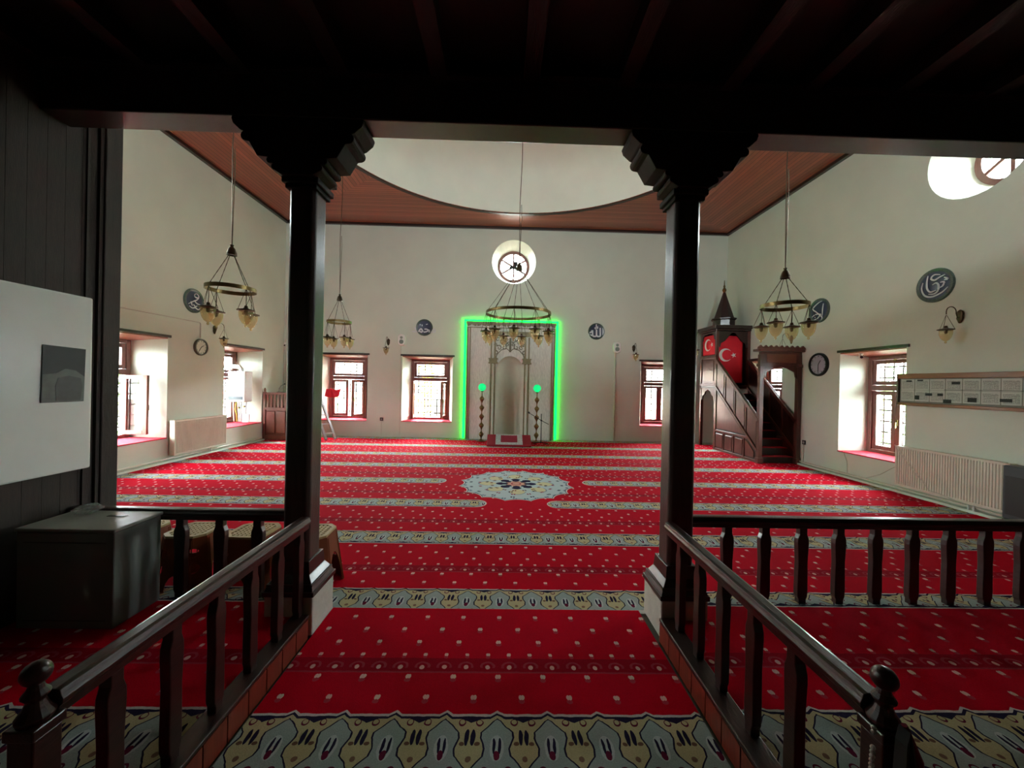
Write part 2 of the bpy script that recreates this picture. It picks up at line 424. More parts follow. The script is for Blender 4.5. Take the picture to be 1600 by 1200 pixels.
# side, centre along wall, width at wall face, width at frame, casement angles (left, right), style
WINS = [('L', 7.93-1.37, 1.26, 1.0, (0, 92), ''), ('L', 9.29, 1.34, 1.05, (0, 0), ''), 
        ('R', 6.53, 1.2, .98, (0, 0), ''), ('R', 9.28, 1.3, 1.02, (0, 0), ''), 
        ('F', -4.57, 1.42, 1.08, (0, 62), ''), ('F', -2.18, 1.42, 1.1, (82, 80), ''), ('F', 4.62, 1.46, 1.08, (0, 0), '')]
cuts = {'L': CUT_L, 'R': CUT_R, 'F': CUT_F}
ZS, ZT = .44, 2.3
for sd, al, w0, w1, ang, st in WINS:
    frustum(cuts[sd], w0, w1, ZS, ZT, ZS+.02, ZT-.06, FD[sd], wallM(sd, al))
OCS = [('F', .2, 5.03, .625, .46), ('R', 5.07, 4.9, .62, .42), ('L', 5.07, 4.9, .62, .42)]
for sd, al, z, r0, r1 in OCS: cone(cuts[sd], r0, r1, .5, wallM(sd, al, z))
# mihrab niche hollow in the far wall
CUT_F.box(-.29, .75, YF-.3, YF+.55, -.05, 2.5)
YB = -2.6
wl = MB().box(XL-TH, XL, YB, YF+TH, -.1, HC+.3)
struct('wall_left', boolean(wl, CUT_L, 'wall_left', PLASTER), PLASTER)
wr = MB().box(XR, XR+TH, YB, YF+TH, -.1, HC+.3)
struct('wall_right', boolean(wr, CUT_R, 'wall_right', PLASTER), PLASTER)
wf = MB().box(XL-.01, XR+.01, YF, YF+TH, -.1, HC+.3)
struct('wall_far', boolean(wf, CUT_F, 'wall_far', PLASTER), PLASTER)
CUT_B = MB()
FILL_WINS = (-2.4, 2.4)  # unseen gallery windows added to brighten the dome and upper walls
for x in FILL_WINS: CUT_B.box(x-.5, x+.5, YB-.6, YB+.2, 4.35, 5.35)
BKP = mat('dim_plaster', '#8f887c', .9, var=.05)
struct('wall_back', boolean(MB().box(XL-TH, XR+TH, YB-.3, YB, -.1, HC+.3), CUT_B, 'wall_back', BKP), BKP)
struct('wall_bounce_absorber', MB().box(XR-.012, XR-.001, YB, 2.4, .13, 3.60), PANW)  # unseen dark sheet added to cut bounce light under the gallery
struct('floor', MB().box(XL-TH, XR+TH, YB-.3, YF+TH, -.25, -.012), mat('screed', '#6f6a62', .9))
CEILM = boards('ceiling_boards', '#94523c', .095, mitre=True, rough=.38)
DC = (.275, 6.09); DR = 3.9
cy = MB().lathe([(DR, -.5), (DR, .8)], (DC[0], DC[1], HC), 96)
cb = MB().box(XL-TH, XR+TH, YB-.3, YF+TH, HC, HC+.025)
ceil = struct('ceiling', boolean(cb, cy, 'ceiling', CEILM), CEILM)
dome = MB().lathe([(DR+.02, .02)]+[(DR*math.cos(a), 3.1*math.sin(a)+.1) for a in [i*PI/2/20 for i in range(20)]]+[(.001, 3.2)], (DC[0], DC[1], HC), 96, caps=False)
obj('dome', dome, DOMEM, ceil, smooth=True)
obj('dome_rim', MB().lathe([(DR-.02, -.02), (DR+.05, -.03), (DR+.05, .0), (DR-.02, .0), (DR-.02, -.02)], (DC[0], DC[1], HC), 96, caps=False), RAILW, ceil, smooth=True)
for i, (a, b) in enumerate((((XL+.04, YB), (XL+.04, YF)), ((XR-.04, YB), (XR-.04, YF)), ((XL, YF-.04), (XR, YF-.04)))):
    struct('trim_%d' % (i+1), MB().bar((a[0], a[1], HC-.03), (b[0], b[1], HC-.03), .08, .06), RAILW)
# carpets
HALLC = carpet('hall_carpet', medallion=True, edge=2.70)
t = tag(obj('carpet', MB().box(XL+.01, XR-.01, 2.67, YF-.01, -.012, 0), HALLC), 'wide red prayer-row carpet with pale borders and a central medallion', 'carpet')
RUNC = carpet('runner_carpet', hidey=2.5)
tag(obj('carpet_runner', MB().box(-1.16, .985, YB, 2.70, -.012, .006), RUNC), 'dim red carpet runner between the two railed platforms', 'carpet')
PLATC = carpet('platform_carpet', y0=1.59)
ZP = .12
for sd, x0, x1, lab in (('left', XL+.02, -1.17, 'low carpeted platform under the metal box, left of the aisle'), ('right', 1.0, XR-.02, 'low carpeted platform behind the railing, right of the aisle')):
    pl = thing('platform', lab, 'platform', ((x0+x1)/2, 0, 0))
    s = -1 if sd == 'left' else 1
    inner = x1 if sd == 'left' else x0
    a, b = (x0, inner-.05) if s < 0 else (inner+.05, x1)
    wp('deck', MB().box(a, b, YB+.02, 2.66, -.01, ZP-.012), DARKW, pl)
    wp('platform_carpet', MB().box(a, b, YB+.02, 2.655, ZP-.012, ZP), PLATC, pl)
    xb0, xb1 = (inner-.105, inner-.005) if s < 0 else (inner+.005, inner+.105)
    wp('curb_board', MB().box(xb0-(.0), xb1, YB+.02, 2.395, ZP, ZP+.022), RAILW, pl, bev=.006)
    # upright boards of the curb face
    me = None
    for k in range(26):
        y = -1.2+k*.138
        xa = inner-.02 if s < 0 else inner+.004
        if me is None:
            q = MB().box(0, .016, 0, .130, 0, ZP); me = q.mesh('plank', mat('curb_plank_wood', '#7a2f1e', .4, var=.25, coat=.3, stretch=(8, 8, 1))); 
        o = obj('plank', me, None, pl); o.location = (xa-pl.location[0], y, 0)
# wooden enclosure to the left of the platform: planked wall
pw = setting('wall_partition', 'dark planked wooden wall carrying the white board', (-2.87, 2.87, 0))
obj('backing', MB().box(-.10, -.02, YB-2.87, 0, 0, 3.58), PANW, pw)
pm = MB().box(-.02, 0, -.049, .049, 0, 3.58).mesh('plank', PANW)
k = 0; y = -.17
while y > -3.6:
    o = obj('plank', pm, None, pw); o.location = (0, y, 0); y -= .1
obj('corner_post', MB().box(-.12, .03, -.10, .02, 0, 3.58), PANW, pw, bev=.006)
obj('casing', MB().box(-.02, .018, -.125, -.10, 0, 3.58).box(-.02, .012, -.2, -.185, 0, 3.58), PANW, pw)
struct('wall_enclosure', MB().box(XL, -2.99, 2.79, 2.87, 0, 3.58), PANW)
# upper gallery slab, joists
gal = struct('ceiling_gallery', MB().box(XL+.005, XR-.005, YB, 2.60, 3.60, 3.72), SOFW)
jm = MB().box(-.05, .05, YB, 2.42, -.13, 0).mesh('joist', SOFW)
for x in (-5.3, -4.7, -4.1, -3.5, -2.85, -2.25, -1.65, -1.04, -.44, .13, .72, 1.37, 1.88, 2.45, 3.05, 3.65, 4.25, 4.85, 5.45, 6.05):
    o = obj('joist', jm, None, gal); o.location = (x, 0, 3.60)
obj('light_seal_board', MB().box(XL+.01, XR-.01, 2.55, 2.61, 3.40, 3.60), SOFW, gal)  # unseen board added to stop light leaking between the joists
# beam
bm = thing('beam', 'long dark wooden beam across both columns under the gallery', 'beam', (0, 2.49, 3.21))
wp('main_timber', MB().box(-2.88, XR-.02, 2.40, 2.58, 3.21, 3.475), DARKW, bm, bev=.008)
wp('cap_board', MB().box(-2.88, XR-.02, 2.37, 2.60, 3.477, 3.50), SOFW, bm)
# columns
def column(cx, label):
    c = thing('column', label, 'column', (cx, 2.55, 0))
    h = .085; ch = .022
    def octa(h, ch): return [(-h+ch, -h), (h-ch, -h), (h, -h+ch), (h, h-ch), (h-ch, h), (-h+ch, h), (-h, h-ch), (-h, -h+ch)]
    obj('shaft', MB().prism(octa(h, ch), 'z', .43, 2.86), COLW, c, bev=.008)
    ped = MB().prism([(-.15, -.11), (-.11, -.15), (.11, -.15), (.15, -.11), (.15, .11), (.11, .15), (-.11, .15), (-.15, .11)][::1], 'z', 0, .245)
    ped = MB().box(-.15, .15, -.15, .15, 0, .245)
    obj('pedestal', ped, STONE, c, bev=.012)
    mb = MB()
    for z0, z1, w0, w1 in ((.245, .275, .158, .158), (.275, .30, .15, .14), (.30, .315, .142, .142), (.315, .36, .132, .105), (.36, .44, .105, .098)):
        p0 = [(-w0, -w0, z0), (w0, -w0, z0), (w0, w0, z0), (-w0, w0, z0), (-w1, -w1, z1), (w1, -w1, z1), (w1, w1, z1), (-w1, w1, z1)]
        mb.add(p0, [(3, 2, 1, 0), (4, 5, 6, 7), (0, 1, 5, 4), (1, 2, 6, 5), (2, 3, 7, 6), (3, 0, 4, 7)])
    obj('base_moulding', mb, RAILW, c, bev=.003)
    mb = MB()
    for z0, z1, w in ((2.80, 2.83, .10), (2.83, 2.87, .115), (2.87, 2.90, .10), (2.90, 2.945, .13)):
        mb.box(-w, w, -w, w, z0, z1)
    obj('capital', mb, BRKW, c, bev=.008)
    # scrolled bracket under the beam
    def arc(cx, cz, r, a0, a1, n=5): return [(cx+r*math.cos(math.radians(a0+(a1-a0)*i/n)), cz+r*math.sin(math.radians(a0+(a1-a0)*i/n))) for i in range(n+1)]
    half = [(.10, 2.86), (.125, 2.875)]+arc(.135, 2.905, .022, -80, 60)+arc(.165, 2.945, .022, -70, 50)
    half += [(.245, 2.968), (.295, 3.055)]+arc(.315, 3.09, .032, -80, 60)+[(.35, 3.125), (.395, 3.165), (.405, 3.195), (.40, 3.21)]
    poly = half+[(-x, z) for x, z in reversed(half)]
    obj('bracket', MB().prism(poly, 'y', -.15, .06), BRKW, c, smooth=False, bev=.004)
    return c
column(-1.31, 'dark wooden column on white stone base, left of the aisle')
column(1.17, 'dark wooden column on white stone base, right of the aisle')
# railings
def baluster_mesh(h, w=.036, t=.022):
    pr = [(w*.72, 0), (w*.72, .03), (w*.95, .05), (w, .10), (w*.9, h*.55), (w*1.1, h*.80), (w*1.05, h*.86), (w*.72, h*.92), (w*.72, h)]
    poly = pr+[(-x, z) for x, z in reversed(pr)]
    return MB().prism(poly, 'y', -t, t)
def rail_profile(L, w=.036):   # along +y, top at z=0
    pr = [(-w*.7, -.075), (w*.7, -.075), (w*.75, -.05), (w, -.042), (w*1.05, -.028), (w*.9, -.018), (w*.8, -.004), (w*.45, 0), (-w*.45, 0), (-w*.8, -.004), (-w*.9, -.018), (-w*1.05, -.028), (-w, -.042), (-w*.75, -.05)]
    return MB().prism(pr, 'y', 0, L)
ZR = .73
for x, label, ys in ((-1.235, 'sloping-in-view aisle railing on the left with ball-topped newel', (1.25, 1.475, 1.70, 1.93, 2.155, 2.37)), (1.08, 'aisle railing on the right with a ball-topped newel hung with beads', (1.37, 1.60, 1.83, 2.05, 2.27))):
    lab = label.replace('sloping-in-view ', '')
    r = thing('railing', lab, 'railing', (x, 1.75, ZP+.022))
    wp('handrail', rail_profile(1.36).shift((x, 1.08, ZR)), RAILW, r, bev=.002)
    m = baluster_mesh(ZR-.075-ZP-.022, .03, .02); m.xf(Matrix.Rotation(PI/2, 4, 'Z')); me = m.mesh('baluster', RAILW)
    for y in ys:
        o = obj('baluster', me, None, r, bev=.004); o.location = (0, y-1.75, 0)
    nw = MB().box(-.034, .034, -.034, .034, 0, .50).box(-.04, .04, -.04, .04, .50, .53)
    nw.lathe([(.034, .53), (.04, .545), (.026, .565), (.018, .585), (.03, .60), (.018, .615), (.014, .63)], n=16)
    o = obj('newel_post', nw, RAILW, r, bev=.004); o.location = (0, 1.05-1.75, 0)
    o2 = obj('ball_finial', MB().ball((0, 0, .655), .031, 20, 12), RAILW, o, smooth=True)
def cross_rail(x0, x1, xs, label):
    yr = 2.62
    r = thing('railing', label, 'railing', ((x0+x1)/2, yr, ZP))
    cx = (x0+x1)/2
    hr = rail_profile(x1-x0).xf(Matrix.Rotation(-PI/2, 4, 'Z')).shift((x0-cx, 0, ZR-.015-ZP))
    obj('handrail', hr, RAILW, r, bev=.002)
    me = baluster_mesh(ZR-.09-ZP-.0, .036, .02).mesh('baluster', RAILW)
    for x in xs:
        o = obj('baluster', me, None, r, bev=.004); o.location = (x-cx, 0, 0)
cross_rail(-2.86, -1.405, (-2.78, -2.42, -2.145, -1.885, -1.635), 'short dark railing between the left column and the metal box')
cross_rail(1.265, 6.3, [1.56+.262*i for i in range(18)], 'long dark railing right of the right column')

# ------------------------------------------------------------------ windows
def rect_frame(mb, x0, x1, z0, z1, w, y0, y1):
    mb.box(x0, x0+w, y0, y1, z0, z1).box(x1-w, x1, y0, y1, z0, z1).box(x0+w, x1-w, y0, y1, z0, z0+w).box(x0+w, x1-w, y0, y1, z1-w, z1)
    return mb
WN = 0
for sd, al, w0, w1, ang, st in WINS:
    WN += 1
    loc = wallM(sd, al).translation; d = FD[sd]
    w = setting('window_%d' % WN, None, tuple(loc), RZ[sd])
    a = w1/2; zb, zt = ZS+.02, ZT-.07
    fr = rect_frame(MB(), -a, a, zb, zt, .075, d-.06, d+.03)
    obj('frame', fr, FRW, w, bev=.006)
    obj('transom', MB().box(-a+.075, a-.075, d-.07, d+.03, 1.60, 1.70), FRW, w, bev=.006)
    hs = obj('hopper_sash', rect_frame(MB(), -a+.078, a-.078, 1.703, zt-.078, .07, d-.045, d+.01), FRW, w, bev=.005)
    obj('pane', MB().box(-a+.14, a-.14, d-.02, d-.014, 1.77, zt-.145), GLASS, hs)
    obj('latch', MB().box(-.015, .015, d-.075, d-.045, zt-.11, zt-.07), BRASS, hs)
    # casements
    lw = a-.078; z0, z1 = zb+.078, 1.597
    for s, an in ((-1, ang[0]), (1, ang[1])):
        mb = rect_frame(MB(), 0, lw, z0, z1, .072, -.03, .02)
        pn = MB().box(.068, lw-.068, -.008, -.002, z0+.068, z1-.068)
        hd = MB().box(lw-.055, lw-.02, -.045, -.03, 1.0, 1.10).box(lw-.046, lw-.03, -.075, -.06, .96, 1.06).box(lw-.042, lw-.032, -.06, -.045, 1.04, 1.06)
        if s > 0:
            M = Matrix.Scale(-1, 4, (1, 0, 0))
            for q in (mb, pn, hd):
                q.xf(M); q.f = [tuple(reversed(f)) for f in q.f]
        c = obj('casement', mb, FRR if an else FRW, w, bev=.004); c.location = (s*(a-.076), d-.005, 0)
        c.rotation_euler = (0, 0, math.radians(s*an))
        obj('pane', pn, GLASS, c)
        if s > 0: obj('handle', hd, BRASS, c)
    # lintel board, soffit, sill carpet
    obj('lintel_board', MB().box(-w0/2-.05, w0/2+.05, -.025, .05, ZT-.002, ZT+.045), MIND, w, bev=.005)
    q = MB(); q.add([(-w0/2, 0, ZT-.004), (w0/2, 0, ZT-.004), (a, d, ZT-.064), (-a, d, ZT-.064), (-w0/2, 0, ZT-.024), (w0/2, 0, ZT-.024), (a, d, ZT-.084), (-a, d, ZT-.084)],
                    [(0, 1, 2, 3), (7, 6, 5, 4), (0, 4, 5, 1), (1, 5, 6, 2), (2, 6, 7, 3), (3, 7, 4, 0)])
    obj('soffit_board', q, FRR, w)
    q = MB(); q.add([(-w0/2-.0, -.015, ZS+.0), (w0/2, -.015, ZS), (a, d-.06, ZS+.02), (-a, d-.06, ZS+.02), (-w0/2, -.015, ZS+.018), (w0/2, -.015, ZS+.018), (a, d-.06, ZS+.036), (-a, d-.06, ZS+.036)],
                    [(3, 2, 1, 0), (4, 5, 6, 7), (0, 1, 5, 4), (1, 2, 6, 5), (2, 3, 7, 6), (3, 0, 4, 7)])
    obj('sill_carpet', q, SILLC, w)
    gr = MB()
    n = 6
    for i in range(1, n): gr.box(-a+2*a*i/n-.012, -a+2*a*i/n+.012, d+.09, d+.106, zb-.02, zt+.02)
    for i in range(1, 9): gr.box(-a-.02, a+.02, d+.088, d+.108, zb+(zt-zb)*i/9-.012, zb+(zt-zb)*i/9+.012)
    obj('grille', gr, IRON, w)
    M = wallM(sd, al)
    pp = M @ Vector((0, TH+.02, (zb+zt)/2)); rot = (M.to_3x3() @ Matrix.Rotation(-PI/2, 3, 'X')).to_euler()
    portal(pp.x, pp.y, pp.z, w1, zt-zb, rot)
for k, (sd, al, z, r0, r1) in enumerate(OCS):
    WN += 1
    loc = wallM(sd, al, z).translation
    w = setting('window_%d' % WN, None, tuple(loc), RZ[sd])
    def ring(ra, rb, y0, y1, n=40):
        prof = [(ra, y0), (rb, y0), (rb, y1), (ra, y1), (ra, y0)]
        return MB().lathe(prof, n=n, caps=False).xf(Matrix.Rotation(PI/2, 4, 'X'))
    obj('frame', ring(r1-.075, r1+.01, -.56, -.48), FRW, w, smooth=True)
    sp = MB()
    for i in range(3):
        an = PI/2+i*PI/3; c, s2 = math.cos(an)*(r1-.06), math.sin(an)*(r1-.06)
        sp.bar((-c, .50, -s2), (c, .50, s2), .05, .03, up=(0, 1, 0))
    obj('glazing_bars', sp, FRW, w)
    obj('pane', MB().lathe([(r1-.06, -.512), (r1-.06, -.508)], n=40).xf(Matrix.Rotation(PI/2, 4, 'X')), GLASS, w)
    M = wallM(sd, al, z); pp = M @ Vector((0, TH+.02, 0)); rot = (M.to_3x3() @ Matrix.Rotation(-PI/2, 3, 'X')).to_euler()
    portal(pp.x, pp.y, pp.z, 2*r1, 2*r1, rot)
    if sd == 'F':
        f = thing('ventilator', 'small dark ventilator fixed in the round window over the niche', 'fan', (.2+.07, YF+.44, 4.98), 0)
        q = MB().lathe([(.04, -.05), (.05, 0), (.04, .05)], n=14).xf(Matrix.Rotation(PI/2, 4, 'X'))
        obj('motor', q, IRON, f)
        for i in range(3):
            an = math.radians(20+i*75)
            bl = MB().add([(.03, 0, -.02), (.18, -.02, -.07), (.2, .01, .05), (.04, .01, .03), (.03, .006, -.02), (.18, -.014, -.07), (.2, .016, .05), (.04, .016, .03)], [(0, 1, 2, 3), (7, 6, 5, 4), (0, 4, 5, 1), (1, 5, 6, 2), (2, 6, 7, 3), (3, 7, 4, 0)])
            obj('blade', bl.xf(Matrix.Rotation(-an, 4, 'Y')), IRON, f)

for x in FILL_WINS:  # frames and panes of the added fill windows, out of view
    WN += 1
    w = setting('window_%d' % WN, None, (x, YB-.15, 4.35))
    fr = rect_frame(MB(), -.5, .5, 0, 1.0, .05, -.03, .03); fr.box(-.02, .02, -.02, .02, .05, .95).box(-.45, .45, -.02, .02, .6, .64)
    obj('frame', fr, FRW, w); obj('pane', MB().box(-.45, .45, -.004, .004, .05, .95), GLASS, w)
    portal(x, YB-.35, 4.85, 1.0, 1.0, (PI/2, 0, 0))
# ------------------------------------------------------------------ mihrab
mh = thing('prayer_niche', 'carved white prayer niche outlined in glowing green light', 'prayer niche', (.17, YF, 0))
MX0, MX1, MT = -1.08, 1.42, 3.27
nx, nr = .145, .39
arch = [(nx-nr, -.1), (nx+nr, -.1)]+[(nx+nr*math.cos(a)*(1), 1.90+ (nr+.06)*math.sin(a)) for a in [PI*i/20 for i in range(21)]]
slab = MB().box(MX0, MX1, YF-.10, YF-.001, 0.0, MT)
cut = MB().prism(arch, 'y', YF-.3, YF+.2)
me = boolean(slab, cut, 'panel', MARB)
o = obj('panel', me, None, mh); me.transform(Matrix.Translation((-.17, -YF, 0)))
# niche shell: half cylinder and half dome
prof = [(nr, 0), (nr, 1.90)]+[(nr*math.cos(a)+.0, 1.90+(nr+.06)*math.sin(a)) for a in [PI/2*i/10 for i in range(1, 10)]]+[(.001, 1.90+nr+.06)]
sh = MB().lathe(prof, (nx, YF-.10, 0), 24, caps=False, a0=0, a1=PI); sh.f = [tuple(reversed(f)) for f in sh.f]
wp('niche_shell', sh, NICHE, mh, smooth=True)
for x0, x1 in ((MX0, MX0+.05), (MX0+.085, MX0+.115), (MX1-.05, MX1), (MX1-.115, MX1-.085), (nx-nr-.16, nx-nr-.12), (nx-nr-.06, nx-nr-.01), (nx+nr+.12, nx+nr+.16), (nx+nr+.01, nx+nr+.06)):
    wp('gilded_strip', MB().box(x0, x1, YF-.125, YF-.10, 0, MT-.12 if abs((x0+x1)/2-nx) > .8 else 2.88), OLIVE, mh, bev=.004)
for s in (-1, 1):
    x = nx+s*(nr+.08)
    q = MB().lathe([(.05, 0), (.05, .12), (.03, .16), (.028, 2.08), (.04, 2.1)], (x, YF-.13, 0), 12)
    wp('slim_column', q, NICHE, mh, smooth=True)
    wp('column_capital', MB().box(x-.13, x+.13, YF-.2, YF-.10, 2.13, 2.17).box(x-.11, x+.11, YF-.18, YF-.10, 2.17, 2.25).box(x-.13, x+.13, YF-.2, YF-.10, 2.25, 2.28), OLIVE, mh, bev=.004)
wp('inner_cornice', MB().box(nx-nr-.2, nx+nr+.2, YF-.15, YF-.10, 2.90, 3.0).box(nx-nr-.23, nx+nr+.23, YF-.17, YF-.10, 3.0, 3.03), OLIVE, mh, bev=.004)
cr = MB().box(MX0-.02, MX1+.02, YF-.15, YF-.002, MT-.03, MT+.03)
wp('cornice', cr, OLIVE, mh, bev=.004)
n = 9
sc = []
for i in range(n):
    xa = MX0+(MX1-MX0)*i/n; xb = MX0+(MX1-MX0)*(i+1)/n
    sc += [(xa, MT-.04), (xa+.02, MT-.10), ((xa+xb)/2-.05, MT-.08), ((xa+xb)/2, MT-.05), ((xa+xb)/2+.05, MT-.08), (xb-.02, MT-.10)]
poly = [(MX1, MT-.03), (MX0, MT-.03)]+sc+[(MX1, MT-.04)]
wp('scalloped_crest', MB().prism(poly, 'y', YF-.13, YF-.10), OLIVE, mh)
wp('crest_moulding', MB().box(MX0, MX1, YF-.12, YF-.10, MT-.145, MT-.125), OLIVE, mh)
# scroll ornament above the arch
sw = MB()
def spiral(cx, cz, r, t0, turns, s, n=16):
    return [(cx+s*r*(1-.75*i/n)*math.cos(t0+turns*2*PI*i/n), YF-.108, cz+r*(1-.75*i/n)*math.sin(t0+turns*2*PI*i/n)) for i in range(n+1)]
for s in (-1, 1):
    for cx, cz, r, t0, tn in ((.09, 2.80, .07, -2.4, 1.1), (.23, 2.74, .075, 3, -1.1), (.35, 2.81, .06, 2.6, -1), (.17, 2.60, .07, 2.2, 1), (.31, 2.58, .075, .6, 1.1), (.40, 2.44, .06, 1.5, 1), (.08, 2.66, .05, 0, 1), (.42, 2.66, .05, 4, -1), (.43, 2.29, .05, 1.6, 1)):
        sw.tube(spiral(nx+s*cx, cz, r, t0, tn, s), [.016*(1-.5*i/16) for i in range(17)], 5)
    sw.tube([(nx+s*.02, YF-.108, 2.50), (nx+s*.1, YF-.108, 2.56), (nx+s*.25, YF-.108, 2.52), (nx+s*.36, YF-.108, 2.40), (nx+s*.43, YF-.108, 2.24)], .013, 5)
sw.box(nx-.03, nx+.03, YF-.115, YF-.10, 2.46, 2.86)
wp('scroll_ornament', sw, mat('carved_ornament', '#6f6b55', .6, bump=.3), mh)
for nm, b in (('led_strip', (MX0-.075, MX0-.022, YF-.06, YF-.03, .02, MT+.07)), ('led_strip', (MX1+.022, MX1+.075, YF-.06, YF-.03, .02, MT+.07)), ('led_strip', (MX0-.075, MX1+.075, YF-.06, YF-.03, MT+.05, MT+.09))):
    wp(nm, MB().box(*b), LEDG, mh)
# candle stands with green globes
def stand(x, y, lab):
    c = thing('lamp_stand', lab, 'lamp', (x, y, 0))
    pr = [(.13, 0), (.13, .015), (.05, .03), (.02, .06)]
    z = .08
    while z < 1.28:
        pr += [(.014, z), (.035, z+.05), (.06, z+.085), (.068, z+.11), (.06, z+.135), (.025, z+.17), (.014, z+.2)]; z += .24
    pr += [(.014, 1.33), (.045, 1.35), (.02, 1.37)]
    obj('turned_stem', MB().lathe(pr, n=14), BRASS, c, smooth=True)
    obj('glass_globe', MB().ball((0, 0, 1.465), .105, 18, 12), GLOBE, c, smooth=True)
stand(-.60, 10.45, 'turned brass lamp stand with green globe, left of the niche')
stand(.90, 10.45, 'turned brass lamp stand with green globe, right of the niche')
# imam's mat
im = thing('prayer_rug_stand', 'low sloped red cushion with a pale-bordered rug before the niche', 'cushion', (.15, 9.9, 0))
pr = [(-.35, 0), (.35, 0), (.35, .16), (.25, .23), (.1, .25), (-.35, .05)]
obj('cushion', MB().prism(pr, 'x', -.56, .56), mat('deep_red_cushion', '#8e1426', .9, nscale=40), im, bev=.02)
def slope(x0, x1, t0, t1, dz, th=.006):
    a = Vector((0, -.35, .052)); b = Vector((0, .1, .252)); nn = Vector((0, -.4, 1)).normalized()
    p = [a.lerp(b, t0)+nn*dz, a.lerp(b, t1)+nn*dz]
    return MB().add([(x0, p[0].y, p[0].z), (x1, p[0].y, p[0].z), (x1, p[1].y, p[1].z), (x0, p[1].y, p[1].z)]+[(x0, p[0].y, p[0].z+th), (x1, p[0].y, p[0].z+th), (x1, p[1].y, p[1].z+th), (x0, p[1].y, p[1].z+th)],
                    [(3, 2, 1, 0), (4, 5, 6, 7), (0, 1, 5, 4), (1, 2, 6, 5), (2, 3, 7, 6), (3, 0, 4, 7)])
obj('rug_border', slope(-.34, .34, .02, .98, .004), mat('pale_rug_border', '#b9c2c0', .9, var=.3, nscale=40), im)
obj('rug_field', slope(-.21, .21, .22, .86, .011), mat('rug_field_red', '#8c1c33', .9, var=.2, nscale=40), im)
# microphone stand
ms = thing('microphone_stand', 'thin black microphone stand right of the red cushion', 'microphone stand', (1.0, 10.15, 0))
obj('pole', MB().tube([(0, 0, 0.02), (0, 0, .80)], .011, 8), BLACK, ms)
obj('foot', MB().tube([(-.2, 0, .01), (0, 0, .05), (.18, -.08, .01)], .01, 6).tube([(0, 0, .05), (.02, .2, .01)], .01, 6), BLACK, ms)
obj('boom', MB().tube([(-.30, 0, .80), (0, 0, .62), (.2, 0, .52)], .009, 6).ball((0, 0, .62), .025), BLACK, ms)
obj('microphone', MB().tube([(-.31, 0, .80), (-.35, 0, .84)], [.018, .026], 8), BLACK, ms)

# ------------------------------------------------------------------ pulpit (minbar)
A0, A1, B0, BT, B1 = 5.43, 6.32, 8.04, 9.77, 10.56
mb_ = thing('pulpit', 'tall mahogany stair pulpit with spire and two red flags', 'pulpit', ((A0+A1)/2, 9.3, 0))
def zt(y): return 2.31+(y-BT)*(2.31-.93)/(BT-8.12)
def zl(y): return 1.62+(y-BT)*(1.62-.28)/(BT-8.12)
for xa, nm in ((A0+.015, 'stair_side'), (A1-.05, 'stair_side')):
    w = MB().prism([(8.10, 0), (BT, 0), (BT, zt(BT)), (8.10, zt(8.10))], 'x', xa, xa+.03)
    sd = wp(nm, w, MIND, mb_)  # darker backing puts recess shade around the raised panels into the colour
    f = MB()
    f.bar((xa+.0, 8.08, zt(8.08)), (xa+.0, BT, zt(BT)), .07, .07, up=(1, 0, 0))
    f.bar((xa, 8.10, zl(8.10)), (xa, BT, zl(BT)), .05, .06, up=(1, 0, 0))
    f.box(xa-.02, xa+.02, 8.10, BT, .0, .055).box(xa-.02, xa+.02, 8.42, BT, .47, .52)
    ys = [8.10+(BT-8.10)*i/4 for i in range(5)]
    for y in ys[1:4]: f.box(xa-.018, xa+.01, y-.022, y+.022, zl(y), zt(y))
    for i in range(1, 4):
        y = BT-i*.40; f.box(xa-.018, xa+.01, y-.02, y+.02, .05, .48 if i < 4 else .3)
    f.box(xa-.02, xa+.02, BT-.04, BT+.02, 0, zt(BT))
    wp('rail_and_stiles', f, MINW, mb_, bev=.004)
    if xa < 6:
        for i in range(4):
            y0_, y1_ = ys[i]+.055, ys[i+1]-.055
            wp('raised_panel', MB().prism([(y0_, zl(y0_)+.06), (y1_, zl(y1_)+.06), (y1_, zt(y1_)-.075), (y0_, zt(y0_)-.075)], 'x', xa-.012, xa), MINW, mb_, bev=.006)
        for i in range(4):
            y1_ = BT-i*.40-.05; y0_ = BT-(i+1)*.40+.05
            if i < 3: po = [(y0_, .09), (y1_, .09), (y1_, .43), (y0_, .43)]
            else: po = [(y0_, .09), (y1_, .09), (y1_, .43), (8.42, .40), (y0_, .22)]
            wp('raised_panel', MB().prism(po, 'x', xa-.014, xa), MINW, mb_, bev=.006)
        wp('raised_panel', MB().prism([(8.56, .56), (BT-.08, .56), (BT-.08, zl(BT-.08)-.08)], 'x', xa-.006, xa), MINW, mb_, bev=.004)
for i in range(9):
    y0_ = 8.12+i*.183
    wp('step', MB().box(A0+.05, A1-.06, y0_, y0_+.2, 0, .13+i*.165), MIND, mb_)
    wp('step_carpet', MB().box(A0+.08, A1-.09, y0_-.005, y0_+.19, .13+i*.165, .14+i*.165), SILLC, mb_)
wp('tower_floor', MB().box(A0, A1, BT, B1, 1.58, 1.66), MIND, mb_)
for x in (A0, A1-.07):
    for y in (BT-.0, B1-.07):
        wp('tower_post', MB().box(x, x+.07, y, y+.07, 0, 3.06), MINW, mb_, bev=.005)
